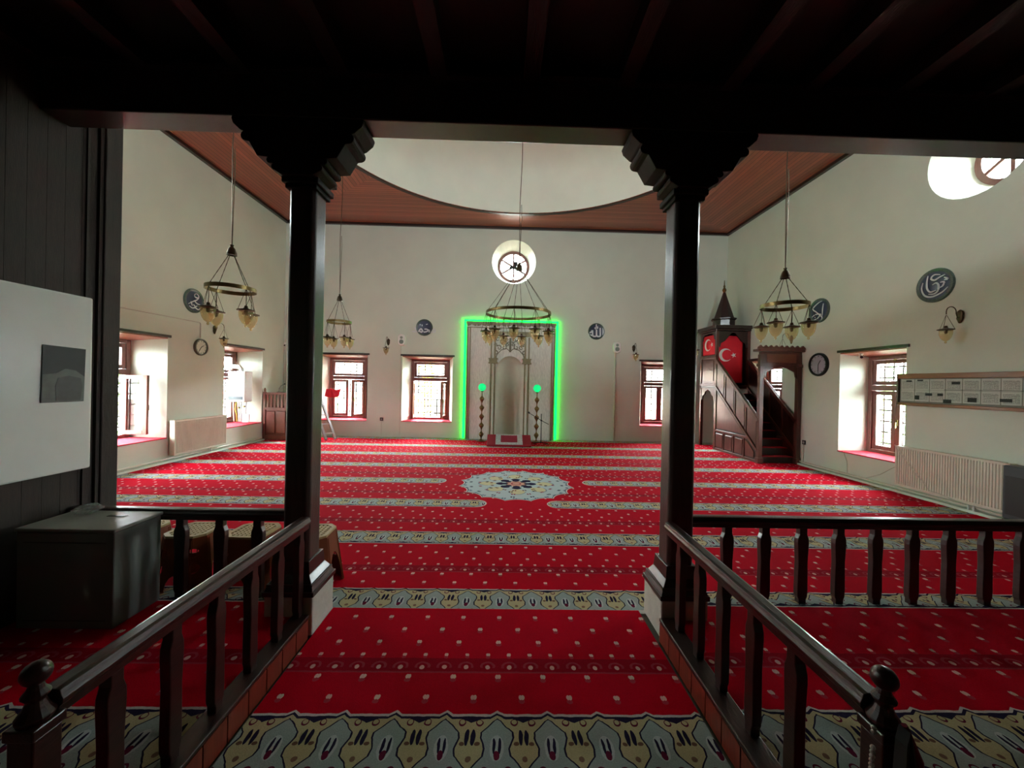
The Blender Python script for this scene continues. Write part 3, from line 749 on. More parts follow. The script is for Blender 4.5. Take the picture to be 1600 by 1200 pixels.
# tower side (towards the hall): arch, panel, rails
yc = (BT+B1)/2
ar = [(BT+.07, 1.25), (BT+.10, 1.25), (BT+.13, 1.36), (BT+.22, 1.40), (BT+.26, 1.48), (yc, 1.53), (B1-.26, 1.48), (B1-.22, 1.40), (B1-.13, 1.36), (B1-.10, 1.25), (B1-.07, 1.25), (B1-.07, 1.62), (BT+.07, 1.62)]
for xa in (A0+.01,):
    wp('tower_arch', MB().prism(ar, 'x', xa, xa+.04), MINW, mb_, bev=.003)
wp('tower_rail', MB().box(A0-.01, A0+.05, BT, B1, 1.62, 1.70).box(A0-.01, A0+.05, BT, B1, 2.36, 2.44), MINW, mb_, bev=.004)
wp('tower_panel', MB().box(A0+.02, A0+.05, BT+.07, B1-.07, 1.70, 2.36), MINW, mb_)
wp('raised_panel', MB().box(A0+.005, A0+.02, BT+.13, B1-.13, 1.76, 2.30), MINW, mb_, bev=.006)
wp('tower_back', MB().box(A0+.07, A1-.07, B1-.05, B1, 1.66, 3.06), MIND, mb_)
wp('tower_wall', MB().box(A1-.05, A1-.01, BT+.07, B1-.07, 0, 3.06), MIND, mb_)
def head(a0, a1, z0, z1):
    c = (a0+a1)/2
    return [(a0, z0), (a0+.04, z0), (a0+.06, z0+.10), (a0+.16, z0+.16), (c-.05, z1-.05), (c, z1-.03), (c+.05, z1-.05), (a1-.16, z0+.16), (a1-.06, z0+.10), (a1-.04, z0), (a1, z0), (a1, z1), (a0, z1)]
wp('tower_head', MB().prism(head(BT+.07, B1-.07, 2.84, 3.05), 'x', A0-.002, A0+.018), MIND, mb_, bev=.003)
wp('tower_head', MB().prism(head(A0+.07, A1-.07, 2.64, 3.05), 'y', BT+.01, BT+.05), MIND, mb_, bev=.003)
wp('tower_cornice', MB().box(A0-.03, A1, BT-.03, B1+.03, 3.06, 3.11).box(A0-.07, A1+.0, BT-.07, B1+.07, 3.11, 3.20), MIND, mb_, bev=.01)
tc = (5.83, yc-.0)
wp('lantern', MB().lathe([(.30, 3.20), (.30, 3.23), (.27, 3.24), (.27, 3.38), (.31, 3.40), (.31, 3.43), (.25, 3.44)], (tc[0], tc[1], 0), 8), MIND, mb_)
wp('spire', MB().lathe([(.25, 3.44), (.035, 4.12), (.02, 4.14)], (tc[0], tc[1], 0), 8), MIND, mb_)
wp('finial', MB().lathe([(.02, 4.13), (.03, 4.15), (.055, 4.2), (.03, 4.25), (.02, 4.27), (.03, 4.30), (.012, 4.34), (.008, 4.46)], (tc[0], tc[1], 0), 12), BRASS, mb_, smooth=True)
# portal
for x, z in ((A0-.01, 2.32), (A1-.085, 2.32)):
    wp('portal_post', MB().box(x, x+.085, B0, B0+.085, 0, z).box(x-.015, x+.10, B0-.015, B0+.10, 0, .12).box(x-.02, x+.105, B0-.02, B0+.10, 2.06, 2.12), MINW, mb_, bev=.005)
wp('portal_header', MB().box(A0, A1, B0+.01, B0+.07, 2.10, 2.38), MINW, mb_)
wp('header_panel', MB().box(A0+.13, A1-.13, B0-.004, B0+.01, 2.15, 2.33), mat('inlaid_panel_wood', '#7a4a34', .35, coat=.2, stretch=(2, 8, 8)), mb_, bev=.004)
wp('portal_cornice', MB().box(A0-.10, A1, B0-.08, B0+.12, 2.38, 2.43), MINW, mb_, bev=.006)
cp = [(A0-.12, 2.43)]
for i in range(9):
    xa = A0-.12+(A1-A0+.12)*i/9; wdt = (A1-A0+.12)/9
    cp += [(xa+.01, 2.47), (xa+wdt*.5, 2.51), (xa+wdt-.01, 2.47)]
cp += [(A1, 2.43)]
wp('scalloped_crest', MB().prism(cp, 'y', B0-.09, B0-.05), MINW, mb_)
wp('portal_arch', MB().prism([(A0+.08, 1.80), (A0+.12, 1.85), (A0+.14, 1.95), (A0+.24, 2.0), (A0+.30, 2.03), ((A0+A1)/2, 2.06), (A1-.30, 2.03), (A1-.24, 2.0), (A1-.14, 1.95), (A1-.12, 1.85), (A1-.08, 1.80), (A1-.08, 2.10), (A0+.08, 2.10)], 'y', B0+.02, B0+.05), MINW, mb_)
# flags on the pulpit
def crescent(mb, O, U, V, r):
    pts = []
    n = 22
    for i in range(n+1):
        a = math.radians(38)+math.radians(284)*i/n; pts.append((r*math.cos(a), r*math.sin(a)))
    r2 = r*.8; cx = r*.25
    b0 = math.atan2(pts[0][1], pts[0][0]-cx); 
    for i in range(n+1):
        a = math.radians(322-0)-math.radians(284)*i/n
        a = 2*PI-b0-(2*PI-2*b0)*i/n; pts.append((cx+r2*math.cos(a), r2*math.sin(a)))
    N = U.cross(V)*.003
    vs = [O+U*p[0]+V*p[1] for p in pts]; m = len(vs)
    q = [(i, i+1, m-2-i, m-1-i) for i in range(n)]
    vs2 = [v+N for v in vs]
    mb.add(vs+vs2, [tuple(m+k for k in f) for f in q]+[tuple(reversed(f)) for f in q])
def star(mb, O, U, V, r):
    vs = [O+U*((r if i % 2 == 0 else r*.4)*math.cos(PI+i*PI/5))+V*((r if i % 2 == 0 else r*.4)*math.sin(PI+i*PI/5)) for i in range(10)]+[O]
    N = U.cross(V)*.003
    mb.add([v+N for v in vs], [(i, (i+1) % 10, 10) for i in range(10)])
def flag(root_label, corner, U, W, H, cu, cv, r):
    V = Vector((0, 0, 1)); N = U.cross(V)
    f = thing('flag', root_label, 'flag', tuple(corner))
    n = 14; vs = []; fs = []
    for j in range(n+1):
        for i in range(n+1):
            u, v = i/n, j/n
            vs.append(U*(u*W)+V*(v*H)+N*(.008*math.sin(u*9+v*2)*(1-v*.5)))
    for j in range(n):
        for i in range(n): fs.append((j*(n+1)+i, j*(n+1)+i+1, (j+1)*(n+1)+i+1, (j+1)*(n+1)+i))
    q = MB(); q.add(vs, fs)
    o = obj('cloth', q, REDCL, f, smooth=True); md = o.modifiers.new('thickness', 'SOLIDIFY'); md.thickness = .003
    e = MB(); crescent(e, U*cu+V*cv+N*.018, U, V, r); star(e, U*(cu+r*1.25)+V*cv+N*.018, U, V, r*.45)
    obj('crescent_and_star', e, WCLOTH, f)
flag('red flag with white crescent and star on the pulpit tower front', Vector((A0+.075, BT+.075, 1.72)), Vector((1, 0, 0)), .66, 1.22, .20, .72, .17)
flag('narrow red crescent flag on the pulpit tower side facing the hall', Vector((A0+.03, B1-.075, 2.45)), Vector((0, -1, 0)), .65, .52, .28, .27, .16)

# ------------------------------------------------------------------ corner preacher's desk
kd = thing('preaching_desk', 'carved mahogany preaching desk in the far left corner', 'desk', (-5.85, 10.4, 0))
x0, x1, y0_, y1_ = -6.18, -5.52, 9.98, 10.86
KW = mat('desk_wood', '#6d3a2b', .38, coat=.25, var=.2, stretch=(7, 7, 1))
wp('carcass', MB().box(x0+.02, x1-.02, y0_+.03, y1_, 0.10, .80).box(x0, x1, y0_, y1_, 0, .12), KW, kd)
wp('top_rail', MB().box(x0, x1, y0_, y0_+.05, 1.16, 1.22).box(x1-.05, x1, y0_, y1_, 1.16, 1.22).box(x0, x1, y0_-.01, y0_+.05, .78, .84).box(x1-.05, x1+.01, y0_, y1_, .78, .84), KW, kd, bev=.004)
for x in (x0, x1-.06): wp('corner_post', MB().box(x, x+.06, y0_-.005, y0_+.055, 0, 1.24).lathe([(.02, 1.24), (.03, 1.28), (.02, 1.32), (.004, 1.34)], (x+.03, y0_+.025, 0), 10), KW, kd, bev=.004)
for i in range(6):
    x = x0+.06+(x1-x0-.12)*(i+.5)/6; wp('slat', MB().box(x-.03, x+.03, y0_+.01, y0_+.035, .84, 1.16), KW, kd, bev=.006)
for i in range(9):
    y = y0_+.1+i*.085; wp('slat', MB().box(x1-.035, x1-.01, y-.03, y+.03, .84, 1.16), KW, kd, bev=.006)
for i in range(2):
    xa = x0+.08+i*.27; wp('raised_panel', MB().box(xa, xa+.22, y0_+.01, y0_+.03, .18, .74), KW, kd, bev=.01)
for i in range(3):
    ya = y0_+.08+i*.26; wp('raised_panel', MB().box(x1-.02, x1, ya, ya+.22, .18, .74), KW, kd, bev=.01)
wp('seat_board', MB().box(x0+.02, x1-.02, y0_+.05, y1_, .80, .83), KW, kd)
gm = thing('desk_microphone', 'gooseneck microphone on the corner preaching desk', 'microphone', (-5.72, 10.0, 1.22))
obj('base', MB().box(-.12, .05, -.02, .05, 0, .02), BLACK, gm); obj('gooseneck', MB().tube([(-.08, 0, .02), (-.07, 0, .1), (-.02, 0, .18), (.06, 0, .22)], .006, 6).ball((.07, 0, .225), .018), BLACK, gm)
# ladder
ld = thing('ladder', 'pale aluminium ladder leaning by the left far window', 'ladder', (-4.75, 10.35, 0))
for dx in (0, .0):
    pass
L0, L1 = Vector((.32, -.12, 0.02)), Vector((-.42, .42, 1.25)); off = Vector((-.17, -.16, 0))
obj('stile', MB().bar(L0, L1, .055, .05), ALU, ld); obj('stile', MB().bar(L0+off, L1+off, .055, .05), ALU, ld)
rm = MB().bar((0, 0, 0), off, .06, .03).mesh('rung', ALU)
for i in range(5):
    o = obj('rung', rm, None, ld); o.location = L0.lerp(L1, .12+i*.19)
rf = tag(obj('hanging_cloth', MB().add([(-.20, 0, .10), (-.07, .01, .12), (.06, -.01, .08), (.20, 0, .12), (.15, 0, -.10), (.02, .01, -.13), (-.10, -.01, -.13), (-.24, 0, -.10)], [(0, 7, 6, 1), (1, 6, 5, 2), (2, 5, 4, 3)]), REDCL, loc=(-4.72, 10.72, 1.22)), 'small bright red pennant hanging before the left far window', 'cloth')
md = rf.modifiers.new('s', 'SOLIDIFY'); md.thickness = .006
tag(obj('cord', MB().tube([(0, 0, 0), (.2, 0, .01), (.42, .0, 0)], .003, 5), WHITE, loc=(-4.93, 10.72, 1.335)), 'thin cord holding the red pennant across the window', 'cord')

# ------------------------------------------------------------------ lamps
def lamp_parts(parent, loc, hook, r=.068, chains=3, rot=0, name='lamp'):
    """glass bell lamp: loc = middle of its cap, hook = height of the hook above the cap"""
    cap = obj(name, MB().lathe([(.004, .055), (.016, .05), (.02, .03), (.03, .018), (r*1.3, .004), (r*1.32, -.006), (r*1.0, -.010), (.02, -.008), (.016, -.05), (.004, -.06)], n=18, caps=False), DBRASS, parent, smooth=True)
    cap.location = loc
    R = r
    obj('glass_shade', MB().lathe([(R*.98, -.008), (R*1.02, -.03), (R*.98, -.07), (R*.82, -.11), (R*.52, -.145), (R*.22, -.160), (.010, -.166), (.014, -.178), (.010, -.190), (.0005, -.194)], n=20, caps=False), AMBER, cap, smooth=True)
    ch = MB()
    for i in range(chains):
        a = rot+2*PI*i/chains; ch.tube([(r*1.25*math.cos(a), r*1.25*math.sin(a), 0), (.004*math.cos(a), .004*math.sin(a), hook)], .0028, 4)
    obj('hanging_chains', ch, DBRASS, cap)
    return cap
def chandelier(x, y, zr, rr, n, zap, label, rot, drop, group=None, pair=False, cordr=.006):
    c = thing('chandelier', label, 'chandelier', (x, y, HC-.02), 0, group)
    b = -(HC-.02)
    top = HC-.02 if math.hypot(x-DC[0], y-DC[1]) > DR else HC+3.1
    mid = (zap+HC)/2
    obj('cord', MB().tube([(0, 0, top+b), (.01, 0, mid+b+.4), (-.012, 0, mid+b-.3), (0, 0, zap+.04+b)], cordr, 6).tube([(.012, 0, mid+b-.3), (.02, 0, mid-.5+b), (.0, 0, zap+.04+b)], cordr*.8, 5), DBRASS, c)
    obj('ceiling_cap', MB().lathe([(.05, 0), (.045, -.03), (.01, -.05)], (0, 0, top+b+.02), 14), DBRASS, c, smooth=True)
    obj('apex_bell', MB().lathe([(.008, .06), (.02, .055), (.015, .035), (.035, .01), (.05, -.04), (.052, -.065), (.03, -.065)], (0, 0, zap+b), 16, caps=False), DBRASS, c, smooth=True)
    h = .022 if rr < .4 else .022
    obj('ring', MB().lathe([(rr, -h), (rr+.006, -h), (rr+.006, h), (rr, h), (rr, -h)], (0, 0, zr+b), 48, caps=False), BRASS, c, smooth=True)
    for i in range(n):
        a = rot+2*PI*i/n
        cx, sy = math.cos(a), math.sin(a)
        pts = []
        for k in range(13):
            t = k/12; pts.append((.03*cx+(rr-.03)*cx*t, .03*sy+(rr-.03)*sy*t, zap-.06+b+(zr-zap+.06)*t))
        obj('chain', MB().tube(pts, [.0045 if k % 2 else .0032 for k in range(13)], 5), DBRASS, c)
        lp = lamp_parts(c, (rr*cx, rr*sy, zr-drop+b), drop-.02, rot=a+.4)
        obj('flex', MB().tube([(0, 0, .05), (.004, 0, drop*.5), (0, 0, drop)], .0035, 5), DBRASS, lp)
chandelier(-3.14, 4.45, 2.60, .24, 4, 3.05, 'small ring chandelier with amber lamps, nearest on the left', math.radians(-20), .25, 'ring chandeliers')
chandelier(3.27, 4.45, 2.57, .24, 4, 2.96, 'small ring chandelier with amber lamps, nearest on the right', math.radians(35), .22, 'ring chandeliers')
chandelier(-3.09, 7.2, 2.66, .21, 4, 3.12, 'small ring chandelier beside the left column, farther back', math.radians(-42), .30, 'ring chandeliers')
chandelier(3.40, 7.2, 2.60, .21, 4, 3.05, 'ring chandelier mostly hidden behind the right column', math.radians(10), .30, 'ring chandeliers')
chandelier(.20, 6.09, 2.70, .51, 10, 3.45, 'large ring chandelier with ten lamps hanging before the niche', math.radians(9), .30, None)
def sconce(sd, al, z, label, flip=1):
    M = wallM(sd, al, z)
    s = thing('wall_lamp', label, 'wall lamp', tuple(M.translation), RZ[sd], 'amber wall lamps')
    obj('back_plate', MB().lathe([(.0, -.10), (.02, -.09), (.045, -.03), (.04, .0), (.05, .03), (.035, .07), (.01, .09)], n=12, caps=False).xf(Matrix.Scale(.35, 4, (0, 1, 0))).shift((0, -.014, 0)), DBRASS, s, smooth=True)
    pts = [(0, -.01, -.01), (0, -.05, -.02), (0, -.07, .04)]+[(0, -.14-.07*math.cos(PI-PI*i/8)*-1 if False else -.14+.07*math.cos(PI*i/8), .06+.07*math.sin(PI*i/8)) for i in range(9)]+[(0, -.21, .02)]
    obj('arm', MB().tube(pts, .006, 6), DBRASS, s)
    lamp_parts(s, (0, -.21, -.19), .20, rot=.5)
sconce('R', 5.22, 2.66, 'amber wall lamp beneath the round plate nearest on the right wall')
sconce('R', 8.36, 2.69, 'amber wall lamp on the right wall above the pulpit doorway')
sconce('L', 8.30, 2.60, 'amber wall lamp on the left wall between clock and boiler window')
sconce('F', -3.29, 2.68, 'amber wall lamp on the far wall left of the niche')
sconce('F', 3.67, 2.66, 'amber wall lamp on the far wall right of the niche')

# ------------------------------------------------------------------ calligraphy plates, clocks
def plate(sd, al, z, r, label, strokes=None, text=None, tsize=.3, tx=0, tz=0):
    M = wallM(sd, al, z)
    p = thing('calligraphy_plate', label, 'plate', tuple(M.translation), RZ[sd], 'round calligraphy plates')
    RX = Matrix.Rotation(PI/2, 4, 'X')
    obj('rim', MB().lathe([(r*.80, .022), (r*.84, .03), (r*.97, .034), (r, .02), (r, .002)], n=40, caps=False).xf(RX), GREENR, p, smooth=True)
    obj('field', MB().lathe([(.001, .014), (r*.5, .016), (r*.82, .024), (r*.82, .003)], n=40, caps=False).xf(RX), NAVY, p, smooth=True)
    k = MB()
    for st in strokes or []:
        n = len(st); pts = []
        # Catmull-Rom through the points
        for i in range(n-1):
            p0, p1, p2, p3 = [Vector(st[max(0, min(n-1, j))]) for j in (i-1, i, i+1, i+2)]
            for q in range(5):
                t = q/5; pts.append(.5*((2*p1)+(-p0+p2)*t+(2*p0-5*p1+4*p2-p3)*t*t+(-p0+3*p1-3*p2+p3)*t**3))
        pts.append(Vector(st[-1])); m = len(pts)
        k.tube([(q.x*r, -.026, q.y*r) for q in pts], [r*(.022+.032*math.sin(PI*min(1, (i+1)/m))) for i in range(m)], 6)
    if strokes: obj('lettering', k.xf(Matrix.Translation((0, -.013, 0)) @ Matrix.Scale(.5, 4, (0, 1, 0))), SILV, p)
    if text:
        cu = bpy.data.curves.new('lettering', 'FONT'); cu.body = text; cu.size = tsize; cu.align_x = 'CENTER'; cu.align_y = 'CENTER'
        cu.extrude = .003; cu.offset = .006; cu.materials.append(SILV)
        tq = bpy.data.objects.new('tmp', cu); C.objects.link(tq); dg = bpy.context.evaluated_depsgraph_get(); dg.update(); me = bpy.data.meshes.new_from_object(tq.evaluated_get(dg)); bpy.data.objects.remove(tq)
        o = bpy.data.objects.new('lettering', me); C.objects.link(o); o.parent = p; o.location = (tx, -.028, tz); o.rotation_euler = (PI/2, 0, 0)
plate('F', -2.29, 3.11, .235, 'round blue calligraphy plate left of the niche', text='\ufeaa\ufee4\ufea4\ufee3', tsize=.30, tz=-.05, strokes=[[(-.28, .35), (-.25, .12)], [(.2, .35), (.42, .42)], [(-.5, .4), (-.5, .2)]])
plate('F', 2.59, 3.115, .235, 'round blue calligraphy plate right of the niche', text='\ufdf2', tsize=.36, tz=-.05, strokes=[[(-.62, .15), (-.6, -.1), (-.45, -.35)]])
plate('L', 7.74, 3.09, .24, 'round blue calligraphy plate on the left wall', strokes=[[(.15, .62), (.0, .5), (.05, .35), (.3, .3), (.45, .42), (.3, .62), (.15, .62)], [(.45, .3), (.2, .1), (-.1, -.05), (-.6, -.35)], [(0, .0), (.3, -.18), (.6, -.2)], [(-.5, -.5), (-.2, -.62), (.1, -.55), (.4, -.65), (.6, -.5)], [(-.1, -.3), (.1, -.45), (.3, -.35)], [(-.35, -.1), (-.2, -.45)]])
plate('R', 7.62, 3.19, .245, 'round blue calligraphy plate above the clock on the right wall', strokes=[[(.3, .72), (-.1, .62), (-.62, .25), (-.3, -.05), (.1, -.35)], [(.45, .5), (.38, .1), (.35, -.5)], [(-.72, -.45), (-.4, -.3), (-.05, -.28), (.1, -.4), (-.1, -.62), (-.45, -.7)], [(.1, -.45), (.3, -.55), (.32, -.78), (.1, -.85)], [(-.38, -.5), (-.34, -.52)], [(.12, -.3), (.25, -.4)]])
plate('R', 5.54, 3.17, .25, 'round blue calligraphy plate nearest, high on the right wall', strokes=[[(-.35, .65), (-.4, .3), (-.38, -.1), (-.2, -.35), (.1, -.3)], [(.3, .55), (0, .62), (-.18, .45), (0, .3), (.3, .42), (.55, .5)], [(-.62, .3), (-.68, -.1), (-.5, -.5), (-.1, -.65), (.4, -.5), (.7, -.25)], [(-.1, .05), (.1, .12), (.22, -.05), (.2, -.35), (0, -.5), (-.3, -.45)], [(.3, .1), (.5, .08), (.45, -.12), (.3, -.2)], [(.5, .35), (.7, .2), (.5, .2)]])
def clock(sd, al, z, r, label, face, rim, hands):
    M = wallM(sd, al, z); RX = Matrix.Rotation(PI/2, 4, 'X')
    c = thing('wall_clock', label, 'clock', tuple(M.translation), RZ[sd])
    obj('rim', MB().lathe([(r*.80, .03), (r*.84, .05), (r*.96, .05), (r, .03), (r, .002)], n=40, caps=False).xf(RX), rim, c, smooth=True)
    obj('dial', MB().lathe([(r*.83, .022), (r*.83, .026)], n=40).xf(RX), face, c)
    k = MB()
    for i in range(12):
        a = i*PI/6; k.bar((math.sin(a)*r*.66, -.028, math.cos(a)*r*.66), (math.sin(a)*r*.76, -.028, math.cos(a)*r*.76), .012, .003, up=(0, 1, 0))
    obj('hour_marks', k, BLACK, c, kind='stuff')
    for a, l in zip(hands, (.42, .62)):
        a = math.radians(a); obj('hand', MB().bar((0, -.032, 0), (math.sin(a)*r*l, -.032, math.cos(a)*r*l), .014, .003, up=(0, 1, 0)), BLACK, c)
clock('R', 7.6, 2.10, .235, 'round wall clock with thick black rim beside the pulpit', mat('grey_dial', '#a9a9b4', .4), BLACK, (35, 180))
clock('L', 7.93, 2.19, .17, 'round wall clock with grey rim on the left wall', mat('pale_dial', '#d0cdbf', .4), mat('grey_rim', '#6e7068', .35, metal=.3), (60, 215))
# ------------------------------------------------------------------ radiators and pipes
def radiator(sd, a0, a1, z0, z1, label):
    al = (a0+a1)/2; M = wallM(sd, al); W = (a1-a0)/2
    r = thing('radiator', label, 'radiator', tuple(M.translation), RZ[sd])
    pts = []; n = int(2*W/.033)
    for i in range(n):
        xa = -W+.02+(2*W-.04)*i/n; st = (2*W-.04)/n
        pts += [(xa, -.125), (xa+st*.3, -.125), (xa+st*.45, -.115), (xa+st*.85, -.115)]
    poly = pts+[(W-.02, -.125), (W-.02, -.10), (-W+.02, -.10)]
    obj('front_panel', MB().prism(poly, 'z', z0+.03, z1-.03), CREAM, r)
    obj('rear_panel', MB().box(-W+.02, W-.02, -.055, -.035, z0+.02, z1-.02), CREAM, r)
    obj('side_cover', MB().box(-W, -W+.02, -.128, -.03, z0, z1), CREAM, r, bev=.004); obj('side_cover', MB().box(W-.02, W, -.128, -.03, z0, z1), CREAM, r, bev=.004)
    g = MB().box(-W, W, -.128, -.118, z1-.03, z1).box(-W, W, -.04, -.03, z1-.03, z1).box(-W+.01, W-.01, -.128, -.11, z0, z0+.03)
    for i in range(int(2*W/.05)): g.box(-W+.03+i*.05, -W+.045+i*.05, -.118, -.04, z1-.012, z1-.004)
    obj('top_grille', g, CREAM, r)
    obj('bracket', MB().box(-W*.6, -W*.6+.03, -.04, 0, z0+.1, z1-.1).box(W*.6, W*.6+.03, -.04, 0, z0+.1, z1-.1), WHITE, r)
    s = 1 if sd == 'R' else -1
    obj('feed_pipe', MB().tube([(W*.35, -.08, z0+.02), (W*.35, -.08, .02)], .011, 8).tube([(W*.35+.06, -.08, z0+.02), (W*.35+.06, -.08, .02)], .011, 8), WHITE, r)
radiator('L', 7.22, 8.55, .12, .77, 'cream panel radiator on the left wall between windows')
radiator('R', 4.57, 5.95, .12, .74, 'cream panel radiator on the right wall under the notice board')
tag(obj('pipe', MB().tube([(XL+.05, 2.95, .07), (XL+.05, 9.9, .07)], .016, 8), CREAM), 'cream heating pipe along the foot of the left wall', 'pipe')
tag(obj('pipe', MB().tube([(XR-.05, 2.95, .07), (XR-.05, 8.0, .07)], .016, 8), CREAM), 'cream heating pipe along the foot of the right wall', 'pipe')
struct('baseboard_left', MB().box(XL, XL+.10, 2.9, 9.95, 0, .035), PLASTER)
struct('baseboard_right', MB().box(XR-.10, XR, 2.9, 8.0, 0, .035), PLASTER)
COND = mat('cable_duct', '#c9c6ba', .5, var=.03)
def duct(nm, lab, pts, r=.011, m=None): tag(obj(nm, MB().tube(pts, r, 6), m or COND), lab, 'cable')
duct('cable_duct', 'pale cable duct rising beside the far window left of the niche', [(-2.93, YF-.012, .02), (-2.93, YF-.012, 2.62)], .009)
duct('cable_duct', 'pale cable duct below the loudspeaker right of the niche', [(3.14, YF-.015, .02), (3.14, YF-.015, 2.55)], .018)
duct('cable_duct', 'thin cable duct running to the clock on the left wall', [(XL+.01, 3.0, 2.66), (XL+.01, 7.90, 2.69), (XL+.01, 7.93, 2.66), (XL+.01, 7.93, 2.38)], .010)
duct('cable_duct', 'thin cable duct climbing the far left corner to the camera', [(XL+.06, YF-.02, 1.3), (XL+.06, YF-.02, 3.6)], .010)
CBL = mat('white_cable', '#bcb8a8', .5)
duct('cable', 'loose white cable looping over the right radiator', [(XR-.135, 5.95, .75), (XR-.135, 5.7, .45), (XR-.135, 5.45, .18), (XR-.135, 5.1, .12), (XR-.135, 4.7, .10)], .005, CBL)
duct('cable', 'white cable sagging from the window sill to the right radiator', [(XR-.01, 7.0, .46), (XR-.01, 6.93, .30), (XR-.02, 6.9, .06), (XR-.01, 6.6, .05), (XR-.01, 6.3, .20), (XR-.02, 6.0, .42)], .005, CBL)
def outlet(sd, al, z, lab):
    M = wallM(sd, al, z); o = thing('wall_socket', lab, 'socket', tuple(M.translation), RZ[sd])
    obj('plate', MB().box(-.045, .045, -.012, 0, -.045, .045), BLACK, o, bev=.006)
    obj('insert', MB().lathe([(.025, .012), (.025, .016)], n=16).xf(Matrix.Rotation(PI/2, 4, 'X')), GREYM, o)
    obj('lead', MB().tube([(0, -.01, -.04), (0, -.008, -z+.02)], .005, 5), CBL, o)
outlet('F', -3.44, .50, 'dark wall socket on the far wall left of the niche')
outlet('R', 7.95, .48, 'black wall socket on the right wall beside the pulpit')
# loudspeakers on the far wall
for x, z, lab in ((-2.90, 2.74, 'small white oval loudspeaker left of the niche'), (3.17, 2.67, 'small white oval loudspeaker right of the niche')):
    o = thing('loudspeaker', lab, 'speaker', (x, YF, z))
    q = MB(); pr = []
    for i in range(24):
        a = 2*PI*i/24; pr.append((.11*math.cos(a), (.07 if True else 0)*math.sin(a)+(.09 if math.sin(a) > 0 else -.09)*(abs(math.sin(a))**.3)))
    q.prism(pr, 'y', -.12, -.0)
    obj('cabinet', q, WHITE, o, bev=.02)
    for dz, rr in ((-.055, .062), (.06, .04)):
        obj('cone', MB().lathe([(rr, .120), (rr*.9, .126), (rr*.4, .122), (.001, .124)], (0, 0, 0), 20, caps=False).xf(Matrix.Rotation(PI/2, 4, 'X')).shift((0, 0, dz)), mat('cone_grey', '#7f8a80', .5), o, smooth=True)
# security cameras
def cctv(loc, rz, lab):
    o = thing('security_camera', lab, 'camera', loc, rz)
    obj('mount', MB().lathe([(.035, -.02), (.035, 0), (.012, .01)], n=14).tube([(0, 0, -.02), (0, -.03, -.05)], .01, 6), WHITE, o)
    obj('body', MB().tube([(0, .03, -.045), (0, -.10, -.075)], .030, 14), WHITE, o, smooth=True)
    obj('lens', MB().tube([(0, -.10, -.075), (0, -.112, -.078)], .022, 14), BLACK, o)
cctv((XR+.12, 6.83, 2.27), math.radians(-40), 'small white camera under the lintel of the right window')
cctv((XL+.07, YF-.06, 2.58), math.radians(20), 'small white camera in the far left corner')
# ------------------------------------------------------------------ boiler in the left window
bo = thing('boiler', 'white wall-hung gas boiler in the left window recess', 'boiler', (-6.47, 9.62, 1.0))
obj('casing', MB().box(-.21, .21, -.22, .06, 0, .74), WHITE, bo, bev=.02)
obj('control_panel', MB().box(-.17, .16, -.228, -.218, .05, .13), mat('grey_display', '#4a5058', .3), bo)
obj('flue', MB().tube([(0, -.05, .74), (0, -.05, .80), (-.04, -.05, .85), (-.5, -.05, .86)], .05, 14), WHITE, bo, smooth=True)
for i, c in enumerate((WHITE, mat('yellow_gas_hose', '#c9b23a', .4), WHITE, ALU, WHITE, ALU)):
    x = -.16+i*.062; obj('pipe', MB().tube([(x, -.08+.02*(i % 2), 0), (x+.01*(-1)**i, -.08, -.2), (x+.02*math.sin(i), -.06, -.33), (x, -.04, -.50)], .012, 8), c, bo)
obj('valve', MB().box(-.03, .0, -.11, -.06, -.17, -.13).box(.09, .13, -.11, -.06, -.14, -.10), BRASS, bo)
tag(obj('cleaning_cloth', MB().box(-.07, .09, -.01, .01, -.20, .0), WCLOTH, loc=(-6.30, 9.5, .70), bev=.006), 'pale cloth hanging below the boiler', 'cloth')
# ------------------------------------------------------------------ notice board on the right wall
nb = thing('notice_board', 'long glazed notice board with a row of printed sheets', 'notice board', (XR, 5.0, 1.63), -PI/2)
W = 1.02
obj('back_panel', MB().box(-W, W, -.02, -.002, -.24, .24), mat('board_backing', '#8d8b80', .7), nb)
obj('frame', MB().box(-W-.01, W, -.05, 0, .17, .245), BOARDM, nb, bev=.006); obj('frame', MB().box(-W-.01, W, -.05, 0, -.25, -.205), BOARDM, nb, bev=.006)
obj('frame', MB().box(-W-.012, -W+.02, -.05, 0, -.25, .245), mat('dull_end_cap', '#6d6258', .5), nb, bev=.006); obj('frame', MB().box(W-.03, W, -.05, 0, -.25, .245), BOARDM, nb, bev=.006)
def printm():
    m = bpy.data.materials.new('printed_sheet'); m.use_nodes = True; t = m.node_tree; b = t.nodes['Principled BSDF']
    tc = t.nodes.new('ShaderNodeTexCoord'); sp = t.nodes.new('ShaderNodeSeparateXYZ'); t.links.new(tc.outputs['Object'], sp.inputs[0])
    X = E(t, sp.outputs[0]); Z = E(t, sp.outputs[2])
    wn = t.nodes.new('ShaderNodeTexNoise'); wn.inputs['Scale'].default_value = 90; t.links.new(tc.outputs['Object'], wn.inputs['Vector'])
    ln = ((Z/.011).fract().gt(.5))*(E(t, wn.outputs[0]).gt(.44))*X.abs().lt(.082)*Z.lt(.055)*Z.gt(-.06)
    col = cmix(t, ln*.75, lin('#d2d1cb'), lin('#3a3a3c')); t.links.new(col, b.inputs['Base Color']); b.inputs['Roughness'].default_value = .5
    return m
PM = printm(); shm = MB().box(-.097, .097, -.001, .001, -.083, .083).mesh('printed_sheet', PM)
DKP = mat('printed_picture', '#1f2220', .6, var=.5, nscale=60)
